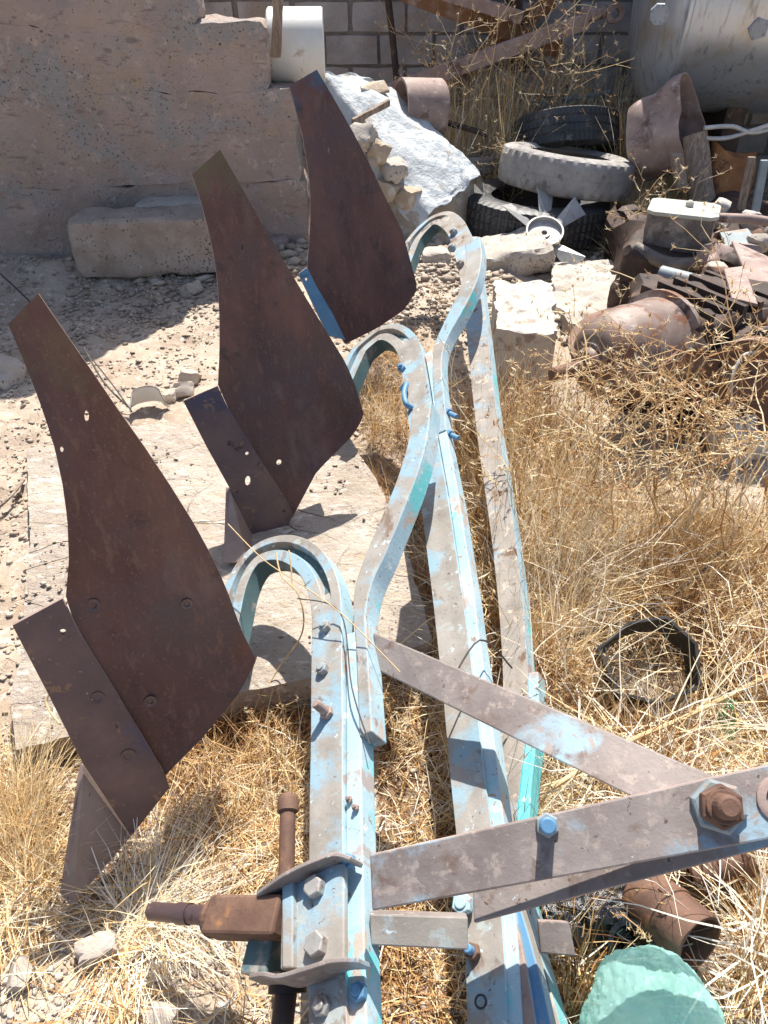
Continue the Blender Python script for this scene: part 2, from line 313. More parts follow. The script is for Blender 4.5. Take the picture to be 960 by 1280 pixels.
def tube(mb, pts, r, n=8, mi=0, cap=True, hint=Vector((0.1, 0.2, 1))):
    vs = []; m = len(pts)
    for i, p in enumerate(pts):
        t = (pts[min(i+1, m-1)] - pts[max(i-1, 0)])
        _, a, b = frame_from(t, hint); rr = r(i/(m-1)) if callable(r) else r
        vs += [p + a*math.cos(2*math.pi*k/n)*rr + b*math.sin(2*math.pi*k/n)*rr for k in range(n)]
    fs = [(i*n+k, i*n+(k+1) % n, (i+1)*n+(k+1) % n, (i+1)*n+k) for i in range(m-1) for k in range(n)]
    if cap: fs += [tuple(range(n))[::-1], tuple(range((m-1)*n, m*n))]
    mb.add(vs, fs, mi)
def lathe(mb, prof, c, axis, n=24, mi=0, cap=True, wob=None, hint=Vector((0, 0, 1)), closed=False):
    ax, a, b = frame_from(Vector(axis), hint); vs = []
    for j, (h, r) in enumerate(prof):
        for k in range(n):
            th = 2*math.pi*k/n; rr = r * (wob(th, h) if wob else 1)
            vs.append(c + ax*h + a*math.cos(th)*rr + b*math.sin(th)*rr)
    m = len(prof)
    rng_ = range(m) if closed else range(m-1)
    fs = [(j*n+k, j*n+(k+1) % n, ((j+1) % m)*n+(k+1) % n, ((j+1) % m)*n+k) for j in rng_ for k in range(n)]
    if cap and not closed: fs += [tuple(range(n))[::-1], tuple(range((m-1)*n, m*n))]
    mb.add(vs, fs, mi)
def box(mb, c, u, v, w_, mi=0):
    """box centred at c with half-extent vectors u, v, w_"""
    vs = [c + u*i + v*j + w_*k for k in (-1, 1) for j in (-1, 1) for i in (-1, 1)]
    mb.add(vs, [(0, 2, 3, 1), (4, 5, 7, 6), (0, 1, 5, 4), (2, 6, 7, 3), (0, 4, 6, 2), (1, 3, 7, 5)], mi)
def prism(mb, top, off, mi=0, mis=None):
    n = len(top); vs = list(top) + [p + off for p in top]
    fs = [tuple(range(n)), tuple(range(n, 2*n))[::-1]] + [(i, i+n, (i+1) % n + n, (i+1) % n) for i in range(n)]
    mb.add(vs, fs, mi if mis is None else mi)
    if mis is not None: mb.mi[-len(fs):] = [mi, mi] + [mis]*n
def rough_box(mb, c, u, v, w_, sub=(8, 8, 8), amp=.02, fr=6, mi=0, seed=0.0, amp2=None):
    """displaced box: half-extent vectors u, v, w_"""
    idx = {}; vs = []; fs = []
    def vid(i, j, k):
        key = (i, j, k)
        if key not in idx:
            p = c + u*(2*i/sub[0]-1) + v*(2*j/sub[1]-1) + w_*(2*k/sub[2]-1)
            s = Vector((seed, seed*1.7, -seed))
            d = mnoise.noise_vector(p*fr + s)*amp + mnoise.noise_vector(p*fr*3.1 + s)*(amp*.45) + mnoise.noise_vector(p*fr*8.3 + s)*(amp*.2)
            ne = (i in (0, sub[0])) + (j in (0, sub[1])) + (k in (0, sub[2]))
            if ne >= 2: d += (c - p).normalized()*amp*(.6 if ne == 2 else 1.1)
            idx[key] = len(vs); vs.append(p + d)
        return idx[key]
    a, b, e = sub
    for i in range(a):
        for j in range(b):
            fs.append((vid(i, j, 0), vid(i, j+1, 0), vid(i+1, j+1, 0), vid(i+1, j, 0)))
            fs.append((vid(i, j, e), vid(i+1, j, e), vid(i+1, j+1, e), vid(i, j+1, e)))
    for i in range(a):
        for k in range(e):
            fs.append((vid(i, 0, k), vid(i+1, 0, k), vid(i+1, 0, k+1), vid(i, 0, k+1)))
            fs.append((vid(i, b, k), vid(i, b, k+1), vid(i+1, b, k+1), vid(i+1, b, k)))
    for j in range(b):
        for k in range(e):
            fs.append((vid(0, j, k), vid(0, j, k+1), vid(0, j+1, k+1), vid(0, j+1, k)))
            fs.append((vid(a, j, k), vid(a, j+1, k), vid(a, j+1, k+1), vid(a, j, k+1)))
    mb.add(vs, fs, mi)
def hexnut(mb, c, n, r, h, mi=0, rot=0.0, stud=0.0, stud_r=None, mi2=None):
    _, a, b = frame_from(n); n = n.normalized()
    def ring(hh, rr): return [c + n*hh + a*math.cos(R(60*k)+rot)*rr + b*math.sin(R(60*k)+rot)*rr for k in range(6)]
    vs = ring(0, r) + ring(h*.85, r) + ring(h, r*.86); fs = []
    for j in (0, 1): fs += [(j*6+k, j*6+(k+1) % 6, j*6+6+(k+1) % 6, j*6+6+k) for k in range(6)]
    fs += [tuple(range(6))[::-1], tuple(range(12, 18))]
    mb.add(vs, fs, mi)
    if stud:
        sr = stud_r or r*.55
        lathe(mb, [(h*.9, sr), (h+stud*.85, sr), (h+stud, sr*.8)], c, n, 14, mi if mi2 is None else mi2)
def loft_plate(mb, left, right, thick, nrm, rows=30, cols=10, bow=0.0, mi=0, edge=None):
    """plate between a left and a right edge, hollowed along its normal by bow(s, t)"""
    def resamp(pl, n):
        d = [0]
        for i in range(1, len(pl)): d.append(d[-1] + (pl[i]-pl[i-1]).length)
        out = []
        for k in range(n+1):
            s = d[-1]*k/n; i = 0
            while i < len(pl)-2 and d[i+1] < s: i += 1
            t = (s-d[i])/max(1e-9, d[i+1]-d[i]); out.append(pl[i].lerp(pl[i+1], min(1, t)))
        return out
    L = resamp(left, rows); Rr = resamp(right, rows); vs = []
    for side in (0, 1):
        for r_ in range(rows+1):
            for c_ in range(cols+1):
                s = c_/cols; t = r_/rows
                p = L[r_].lerp(Rr[r_], s) - nrm*(bow(s, t) if callable(bow) else 0)
                vs.append(p - nrm*thick*side)
    N = (rows+1)*(cols+1); fs = []; mis = []
    for r_ in range(rows):
        for c_ in range(cols):
            a = r_*(cols+1)+c_; q = (a, a+1, a+cols+2, a+cols+1)
            fs.append(q); fs.append(tuple(i+N for i in q)[::-1]); mis += [mi, mi]
    bd = [c_ for c_ in range(cols+1)] + [r_*(cols+1)+cols for r_ in range(1, rows+1)] + [rows*(cols+1)+c_ for c_ in range(cols-1, -1, -1)] + [r_*(cols+1) for r_ in range(rows-1, 0, -1)]
    for i in range(len(bd)):
        a, b = bd[i], bd[(i+1) % len(bd)]; fs.append((a, a+N, b+N, b)); mis.append(mi if edge is None else edge)
    k = len(mb.f); mb.add(vs, fs, mi); mb.mi[k:] = mis
def fast_mesh(name, V, faces_flat, loopn, material, tint=None, smooth=False):
    me = bpy.data.meshes.new(name); me.vertices.add(len(V)); me.vertices.foreach_set('co', V.astype(np.float32).ravel())
    nf = len(faces_flat)//loopn; me.loops.add(len(faces_flat)); me.loops.foreach_set('vertex_index', faces_flat.astype(np.int32))
    me.polygons.add(nf); me.polygons.foreach_set('loop_start', np.arange(0, nf*loopn, loopn, dtype=np.int32))
    me.polygons.foreach_set('loop_total', np.full(nf, loopn, dtype=np.int32))
    if smooth: me.polygons.foreach_set('use_smooth', np.ones(nf, dtype=bool))
    me.update(calc_edges=True)
    if tint is not None:
        a = me.attributes.new('tint', 'FLOAT', 'POINT'); a.data.foreach_set('value', tint.astype(np.float32))
    me.materials.append(material); o = bpy.data.objects.new(name, me); col.objects.link(o); return o

# ================================================================== SETTING
def axis_coords(lo, hi, step, far):
    a = list(np.arange(lo, hi + 1e-6, step)); d = step; x = hi
    while x < far: d *= 1.35; x += d; a.append(x)
    d = step; x = lo; b = []
    while x > -far: d *= 1.35; x -= d; b.append(x)
    return np.array(b[::-1] + a)
xs = axis_coords(-2.6, 2.6, .018, 60); ys = axis_coords(0.2, 6.4, .018, 60)
X, Y = np.meshgrid(xs, ys); Z = gz(X, Y)
V = np.stack([X, Y, Z], -1).reshape(-1, 3); nx, ny = len(xs), len(ys)
i0 = (np.arange(ny-1)[:, None]*nx + np.arange(nx-1)[None, :]).ravel()
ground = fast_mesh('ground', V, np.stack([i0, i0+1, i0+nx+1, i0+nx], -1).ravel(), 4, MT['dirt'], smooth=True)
ground['kind'] = 'structure'
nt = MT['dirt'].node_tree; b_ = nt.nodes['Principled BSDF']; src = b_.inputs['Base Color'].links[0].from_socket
at_ = nt.nodes.new('ShaderNodeAttribute'); at_.attribute_name = 'litter_shade'
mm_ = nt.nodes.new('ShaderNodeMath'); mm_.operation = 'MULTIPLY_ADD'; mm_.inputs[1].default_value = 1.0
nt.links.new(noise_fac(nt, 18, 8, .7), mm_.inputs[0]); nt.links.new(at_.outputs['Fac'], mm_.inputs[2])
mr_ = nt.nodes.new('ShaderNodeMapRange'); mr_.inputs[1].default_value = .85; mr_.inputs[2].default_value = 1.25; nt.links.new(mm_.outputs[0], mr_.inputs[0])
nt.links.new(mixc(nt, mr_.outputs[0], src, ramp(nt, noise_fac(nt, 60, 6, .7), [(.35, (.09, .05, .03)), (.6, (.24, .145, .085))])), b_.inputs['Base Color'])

# rough rubble-and-plaster wall with a stepped broken end (left)
WA = Vector((-2.9, 4.33, 0)); WB = Vector((PD(383, 200, 4.65).x, 4.65, 0)); WD = (WB-WA).normalized(); WN = Vector((-WD.y, WD.x, 0))
def wall_x(px, py): return (PP(px, py, WB, WN) - WA).dot(WD)
LW = (WB-WA).length
mb = MB()
s1 = wall_x(334, 60); s2 = wall_x(252, 20); s3 = wall_x(120, 20)
def wall_piece(a, b, z0, z1, th=.34, seed=0, amp=.026):
    c = WA + WD*((a+b)/2) + WN*(th/2) + Vector((0, 0, (z0+z1)/2))
    n = (max(4, int((min(b-a, 4.5))/.028)), max(3, int(th/.06)), max(4, int((z1-z0)/.028)))
    rough_box(mb, c, WD*((b-a)/2), WN*(th/2), Vector((0, 0, (z1-z0)/2)), n, amp, 5.5, seed=seed)
wall_piece(-4.5, LW, -.15, .46, .37)
wall_piece(-4.5, LW-.02, .45, .93, .36, .3)
wall_piece(-4.5, s1, .925, 1.24, .35, .2)
wall_piece(-4.5, s2, 1.235, 1.52, .352, .1)
wall_piece(-4.5, wall_x(226, 20), 1.515, 1.84, .35, .4)
wall_piece(-4.5, wall_x(196, 20), 1.835, 2.2, .352, .6)
wall_piece(-4.5, wall_x(168, 20), 2.195, 2.75, .35, .7)
for i in range(4):   # old block ends showing at the bottom of the broken end
    c = WA + WD*(LW-.25-.14*i) + WN*.0 + Vector((0, 0, .06+.05*(i % 2)))
    rough_box(mb, c - WN*.0, WD*.11, WN*.10, Vector((0, 0, .09)), (6, 6, 6), .035, 8, seed=i*3.1)
mb.build('plastered_wall', MT['plaster'], smooth=True, label='shaded pinkish plastered masonry wall with pitted patches and a stepped broken right end', cat='wall')

# grey concrete block wall far behind
mb = MB(); BW = 6.5
box(mb, Vector((1.0, BW+.064, .95)), Vector((4.5, 0, 0)), Vector((0, .075, 0)), Vector((0, 0, 1.1)), 1)
r2 = random.Random(3)
for row in range(-1, 11):
    for k in range(-9, 14):
        x = k*.415 + (.2 if row % 2 else 0) + 1.0; z = .1 + row*.205
        rough_box(mb, Vector((x+r2.uniform(-.006, .006), BW+.06+r2.uniform(-.012, .006), z)), Vector((.196, 0, 0)), Vector((0, .08, 0)), Vector((0, 0, .094)), (4, 2, 3), .008, 9, seed=row*31+k)
mb.build('block_wall', [MT['cinder'], MT['mortar']], smooth=False, label='shaded grey wall of mortared concrete blocks running behind all the scrap', cat='wall')

# ================================================================== THE PLOUGH
plough = thing('plough', 'rusty three-furrow plough tipped on its side with pale blue beams', 'plough', P(430, 900, 0))
NF = Vector((-.50, -.11, .86)).normalized()      # normal of the beam webs
def sweep_beam(mb, corner, wid, thick, groove, nrm, mi_face=0, mi_edge=1, mi_in=2, cap=True):
    """corner: outer top corner line. wid(t) face width, groove(t) depth of the channel between its two rails"""
    m = len(corner); vs = []; K = 8
    L = [0]
    for i in range(1, m): L.append(L[-1] + (corner[i]-corner[i-1]).length)
    for i, p in enumerate(corner):
        t = (corner[min(i+1, m-1)] - corner[max(i-1, 0)]).normalized()
        inn = t.cross(nrm).normalized()*-1
        s = L[i]/L[-1]; wv = wid(s); gd = max(groove(s), .0004)
        prof = [(0, 0), (.30*wv, 0), (.34*wv, -gd), (.56*wv, -gd), (.60*wv, 0), (wv, 0), (wv, -thick), (0, -thick)]
        vs += [p + inn*a + nrm*b for a, b in prof]
    fs = []; mis = []
    mm = [mi_face, mi_face, mi_face, mi_face, mi_face, mi_in, mi_face, mi_edge]  # inner side and groove floor take the shade-darkened teal
    gset = [groove((L[i]+L[i+1])/2/L[-1]) > .008 for i in range(m-1)]
    for i in range(m-1):
        for k in range(K):
            fs.append((i*K+k, i*K+(k+1) % K, (i+1)*K+(k+1) % K, (i+1)*K+k)); mis.append(mi_in if (k == 2 and gset[i]) else mm[k])
    if cap: fs += [tuple(range(K))[::-1], tuple(range((m-1)*K, m*K))]; mis += [mi_face]*2
    k0 = len(mb.f); mb.add(vs, fs); mb.mi[k0:] = mis
BM = [MT['web'], MT['flange'], MT['teal']]; BM3 = [MT['dustybar'], MT['flange'], MT['teal']]
def px_path(pts, q, n, sub=6): return catmull([PP(x, y, q, n) for x, y in pts], sub)
def build_beam(pts, q, w0, w1, c0, thick=.055, sub=6, ms=BM):
    path = px_path(pts, q, NF, sub); mb = MB()
    sweep_beam(mb, path, lambda s: w0 + (w1-w0)*min(1, s/c0), thick, lambda s: .024*max(0, min(1, (s-c0)/.05)), NF)
    return mb.build('beam', ms, plough, smooth=True, bevel=.003)
Q1 = P(427, 900, .36); Q2 = P(590, 860, .32); Q3 = P(618, 520, .35)
b1 = [(437, 1400), (433, 1290), (431, 1180), (429, 1080), (428, 1000), (428, 900), (427, 830), (427, 770), (424, 735), (414, 705), (395, 681), (368, 669), (340, 671), (314, 684), (293, 708), (278, 740), (268, 780), (262, 805)]
b2 = [(640, 1400), (634, 1290), (629, 1180), (622, 1100), (612, 1020), (603, 950), (594, 870), (585, 800), (577, 740), (568, 680), (559, 620), (550, 570), (541, 520), (533, 470), (527, 437), (517, 416), (498, 405), (476, 408), (455, 422), (437, 440), (424, 466), (414, 488)]
b3 = [(720, 1400), (702, 1290), (676, 1195), (655, 1120), (645, 1050), (650, 980), (659, 900), (659, 830), (652, 740), (641, 650), (630, 580), (620, 510), (612, 440), (605, 380), (599, 335), (590, 300), (580, 276), (562, 264), (540, 270), (522, 284), (506, 303), (496, 325), (490, 340)]
beam1 = build_beam(b1, Q1, .066, .082, .55)
beam2 = build_beam(b2, Q2, .068, .088, .78)
beam3 = build_beam(b3, Q3, .052, .098, .85, .05, ms=BM3)

# spacer bars that tie one beam to the next
def bar(name, pts, q, n, wid, thick, mats, lift=0.0, parent=plough, sub=5, bevel=.003, edge=1, **kw):
    path = px_path(pts, q + n*lift, n, sub); mb = MB(); m = len(path); vs = []; wf = wid if callable(wid) else (lambda s_, w_=wid: w_)
    for i, p in enumerate(path):
        wid = wf(i/(m-1))
        t = (path[min(i+1, m-1)] - path[max(i-1, 0)]).normalized(); inn = t.cross(n).normalized()
        for a, b in ((-wid/2, 0), (wid/2, 0), (wid/2, -thick), (-wid/2, -thick)): vs.append(p + inn*a + n*b)
    fs = []; mis = []
    for i in range(m-1):
        for k in range(4): fs.append((i*4+k, i*4+(k+1) % 4, (i+1)*4+(k+1) % 4, (i+1)*4+k)); mis.append(0 if k in (0, 2) else edge)
    fs += [(3, 2, 1, 0), tuple(range((m-1)*4, m*4))]; mis += [0, 0]
    mb.add(vs, fs); mb.mi[:] = mis
    return mb.build(name, mats, parent, bevel=bevel, **kw)
bar('spacer_bar', [(457, 917), (454, 860), (451, 800), (449, 765), (454, 730), (469, 692), (489, 645), (508, 597), (521, 552), (527, 505)], Q1, NF, lambda s_: .028 + .030*min(1, max(0, (s_-.30)/.25)), .06, [MT['web'], MT['flange']], -.006)
bar('spacer_bar', [(551, 540), (549, 500), (546, 462), (550, 428), (570, 388), (586, 354), (592, 325), (590, 300)], Q2 + NF*-.01, NF, lambda s_: .034 + .03*min(1, max(0, (s_-.35)/.25)), .05, [MT['web'], MT['flange']], .006)
# a pale strip along each beam's outer flange where the paint survived (raised flange lip)
def lip(pts, q, off, wid=.026, th=.05):
    bar('flange_lip', pts, q, NF, wid, th, [MT['flange'], MT['flange']], off)
lip([(443, 1400), (446, 1290), (444, 1180), (443, 1080), (442, 1000), (442, 920), (441, 830), (441, 790)], Q1, -.010, .034)
lip([(650, 1400), (643, 1290), (637, 1180), (630, 1100), (620, 1020), (612, 950), (602, 870), (592, 800), (585, 740), (576, 680), (567, 620), (558, 570), (549, 520), (541, 470), (535, 440)], Q2, -.008, .028)
lip([(668, 1180), (652, 1110), (652, 1050), (656, 980), (665, 900), (665, 840)], Q3, -.008, .03)

# diagonal brace and the wide hitch bar
def quad_bar(name, corners, thick, mats, bevel=.003, nseg=10, bend=0.0, parent=plough, **kw):
    tl, bl, tr, br = corners; n = (tr-tl).cross(bl-tl).normalized()
    if n.z < 0: n = -n
    mb = MB(); vs = []
    for side in (0, 1):
        for k in range(nseg+1):
            s = k/nseg; o = n*(bend*math.sin(math.pi*s)) - n*thick*side
            vs += [tl.lerp(tr, s)+o, bl.lerp(br, s)+o]
    N = 2*(nseg+1); fs = []; mis = []
    for k in range(nseg):
        a = 2*k; fs += [(a, a+1, a+3, a+2), (a+N, a+2+N, a+3+N, a+1+N), (a, a+2, a+2+N, a+N), (a+1, a+1+N, a+3+N, a+3)]; mis += [0, 0, 1, 1]
    fs += [(0, N, N+1, 1), (N-2, N-1, 2*N-1, 2*N-2)]; mis += [0, 0]
    mb.add(vs, fs); mb.mi[:] = mis
    o = mb.build(name, mats, parent, bevel=bevel, **kw)
    return o, n
brace, nA = quad_bar('diagonal_brace', (P(466, 790, .385), P(472, 838, .35), P(915, 980, .50), P(838, 1020, .47)), .014, [MT['webtan'], MT['webtan']])
hc = (P(462, 1068, .47), P(465, 1139, .43), P(1010, 944, .64), P(1010, 1040, .59))
hitch, nH = quad_bar('hitch_bar', hc, .016, [MT['webtan'], MT['rustpink']], bend=.004)
quad_bar('lower_hitch_bar', (P(590, 1085, .405), P(592, 1154, .375), P(1010, 975, .58), P(1010, 1046, .55)), .014, [MT['webtan'], MT['rustpink']])
for k, (a, b) in enumerate(((.56, .63), (.70, .80))):
    pass
quad_bar('under_bar', (P(462, 1142, .335), P(464, 1182, .31), P(585, 1146, .335), P(585, 1188, .31)), .04, [MT['web'], MT['webtan']])
quad_bar('end_plate', (P(672, 1150, .20), P(676, 1192, .17), P(712, 1152, .20), P(720, 1196, .17)), .012, [MT['webtan'], MT['rustpink']])

# bolts on the hitch bar
def at_plane(px, py, q, n, lift=0): return PP(px, py, q, n) + n*lift
mb = MB(); c = at_plane(684, 1031, hc[0], nH, .0); hexnut(mb, c, nH, .0185, .014, 0, .3)
lathe(mb, [(.01, .0125), (.046, .0125), (.049, .010)], c, nH, 16, 1)
mb.build('bolt', [MT['greypaint'], MT['bluepaint']], hitch, bevel=.001)
mb = MB(); c = at_plane(896, 1008, hc[0], nH, .0)
hexnut(mb, c, nH, .040, .018, 0, .5); hexnut(mb, c + nH*.018, nH, .032, .020, 1, .2)
lathe(mb, [(.034, .024), (.044, .024), (.045, .017), (.074, .017), (.078, .012)], c, nH, 18, 1)
mb.build('bolt', [MT['greypaint'], MT['rust']], hitch, bevel=.0015, label='thick nutted stud with flat washers on the hitch bar')
mb = MB()
for x, y in ((930, 1027), (941, 1018)): lathe(mb, [(0, .009), (.004, .008), (.006, .004)], at_plane(x, y, hc[0], nH), nH, 10, 0)
mb.build('weld_dab', MT['zinc'], hitch)
mb = MB(); lathe(mb, [(0, .034), (.010, .034), (.012, .030), (.012, .022), (.002, .020), (.002, .0)], at_plane(975, 1000, hc[0], nH), nH, 24, 0)
mb.build('washer', MT['rustpink'], hitch, smooth=True)

# bolts along the beam webs: (pixel, radius, height, material, square?)
def beam_of(q): return min(((q-Q1).length, beam1), ((q-Q2).length, beam2), ((q-Q3).length, beam3), key=lambda a: a[0])[1]
def bolt(px, py, q, r=.013, h=.011, m='zinc', stud=.008, n=NF, sr=None, m2=None, label=None):
    mb = MB(); c = PP(px, py, q, n); hexnut(mb, c - n*.001, n, r, h, 0, random.random(), stud, sr, 1)
    return mb.build('bolt', [MT[m], MT[m2 or m]], beam_of(q), bevel=.0008, label=label)
for x, y in ((408, 785), (405, 838)): bolt(x, y, Q1, .014, .016, 'web', .004)
mb = MB(); c = PP(410, 892, Q1, NF); hexnut(mb, c, NF, .015, .012, 0, .4); tube(mb, [c + NF*.01, c + NF*.040, c + NF*.048], lambda t: .010 if t < .9 else .0075, 12)
mb.build('bolt', MT['rustpink'], plough, bevel=.0008, label='long rusty bolt end standing out of the front beam')
for x, y, in ((437, 1000), (445, 1010)): bolt(x, y, Q1 - NF*.006, .007, .006, 'rustpink', .006)
for x, y in ((503, 462),): bolt(x, y, Q2, .015, .014, 'bluepaint', .012)
def hook(pts, q, m, r=.008):
    mb = MB(); tube(mb, catmull([PP(x, y, q + NF*l, NF) for x, y, l in pts], 5), r, 10); mb.build('hook_bolt', MT[m], plough, smooth=True)
hook([(502, 486, -.01), (508, 480, .025), (505, 492, .03), (508, 505, .025), (515, 510, .0)], Q2, 'bluepaint', .009)
for x, y, in ((566, 518), (568, 545)):
    mb = MB(); c = PP(x-14, y-6, Q2 - NF*.02, NF); e = PP(x+5, y+3, Q2 - NF*.03, NF); tube(mb, [c, e], .008, 10)
    hexnut(mb, c.lerp(e, .35), (e-c), .015, .012, 0); mb.build('bolt', MT['bluepaint'], plough, bevel=.0008)
for x, y in ((568, 292), (566, 312), (576, 332)): bolt(x, y, Q3, .020, .022, 'web', .006)
# block and bolts at the front end of the middle beam
bolt(580, 1131, Q2 + NF*.012, .020, .014, 'flange', .004); bolt(592, 1190, Q2 + NF*.004, .014, .012, 'rust', .016, m2='bluepaint')
mb = MB(); lathe(mb, [(-.02, .011), (.0012, .011), (.0016, .008), (-.018, .008)], PP(601, 1252, Q2, NF), NF, 18, 0, closed=True); mb.build('bolt_hole', MT['blackplastic'], plough)
# long strap along the middle/last beams at the front end
bar('strap_bar', [(668, 1330), (655, 1240), (642, 1170), (630, 1130)], Q2, NF, .022, .02, [MT['rustpink'], MT['web']], -.012, edge=1)
bar('strap_bar', [(688, 1330), (672, 1250), (655, 1180), (640, 1130)], Q2, NF, .026, .03, [MT['bluepaint'], MT['web']], -.02, edge=1)

# clamp bracket, wheel pin and height rod on the front beam
QC = Q1 + NF*.022
def px_poly(pts, q, n): return [PP(x, y, q, n) for x, y in pts]
mb = MB(); prism(mb, px_poly([(352, 1098), (372, 1086), (430, 1078), (430, 1200), (385, 1212), (350, 1212)], QC, NF), NF*-.014)
prism(mb, px_poly([(352, 1104), (366, 1100), (366, 1210), (352, 1210)], QC + NF*.012, NF), NF*-.014)
clamp = mb.build('clamp_plate', MT['web'], plough, bevel=.003)
def lip_plate(pts, h):
    path = catmull([PP(x, y, QC, NF) for x, y in pts], 5); mb = MB(); vs = []
    m = len(path)
    for i, p in enumerate(path):
        t = (path[min(i+1, m-1)] - path[max(i-1, 0)]).normalized(); s = t.cross(NF).normalized()
        hh = h*(.55 + .45*math.sin(math.pi*min(1, i/(m-1)*1.15)))
        for a, b in ((-.004, -.02), (.004, -.02), (.004, hh), (-.004, hh)): vs.append(p + s*a + NF*b)
    fs = [(i*4+k, i*4+(k+1) % 4, (i+1)*4+(k+1) % 4, (i+1)*4+k) for i in range(m-1) for k in range(4)] + [(3, 2, 1, 0), tuple(range((m-1)*4, m*4))]
    mb.add(vs, fs); return mb.build('clamp_lip', MT['webtan'], plough, bevel=.002, smooth=True)
lip_plate([(330, 1122), (352, 1112), (375, 1100), (405, 1085), (428, 1074), (446, 1078)], .040)
lip_plate([(322, 1225), (345, 1224), (368, 1228), (400, 1218), (430, 1206), (458, 1205)], .044)
bolt(396, 1110, QC, .019, .018, 'zinc', .0, label='hexagonal zinc nut in the upper half of the clamp'); bolt(398, 1182, QC, .020, .018, 'zinc', .0)
bolt(438, 1078, Q1 + NF*.002, .013, .014, 'bluepaint', .010); bolt(404, 1258, Q1, .016, .012, 'zinc', .006); bolt(450, 1240, Q1 - NF*.008, .015, .012, 'bluepaint', .006)
pin_c = PP(306, 1147, QC - NF*.01, NF); pin_l = PP(188, 1139, QC - NF*.01, NF); ax = (PP(350, 1151, QC - NF*.01, NF) - pin_l).normalized()
mb = MB(); tube(mb, [pin_l, pin_l + ax*.006, PP(264, 1145, QC - NF*.01, NF)], lambda t: .0165 if t > .05 else .0135, 20)
lathe(mb, [(0, .019), (.03, .019)], pin_l + ax*.075, ax, 20); lathe(mb, [(0, .0035), (.002, .0035)], pin_l - ax*.0015, ax, 8)
mb.build('wheel_pin', MT['share'], plough, smooth=True)
up = (NF - ax*NF.dot(ax)).normalized(); sd = ax.cross(up)
mb = MB(); a = PP(264, 1147, QC - NF*.01, NF); b = PP(352, 1148, QC - NF*.01, NF)
lathe(mb, [(-.004, .030), (.006, .033), (.012, .034)], a, ax, 20)
box(mb, a.lerp(b, .55), (b-a)*.5, sd*.032, up*.028); mb.build('pin_block', MT['rust'], plough, bevel=.006)
mb = MB(); c = PP(334, 1198, QC - NF*.05, NF); box(mb, c, ax*.028, sd*.03, up*.03); mb.build('lower_block', MT['teal'], plough, bevel=.004)
r0 = PP(360, 1000, QC, NF); r1 = PP(358, 1095, QC - NF*.01, NF); r2_ = PP(352, 1290, QC - NF*.05, NF)
mb = MB(); tube(mb, [r0, r1], .0145, 16); lathe(mb, [(-.008, .017), (.0, .020), (.022, .020), (.025, .016)], r0, (r1-r0), 16)
mb.build('height_rod', MT['rust'], plough, smooth=True)
mb = MB(); tube(mb, [PP(360, 1222, QC - NF*.05, NF), r2_], .018, 16); lathe(mb, [(0, .032), (.03, .032)], PP(360, 1215, QC - NF*.05, NF), (r2_-r1), 16)
mb.build('height_rod', MT['darkrust'], plough, smooth=True)

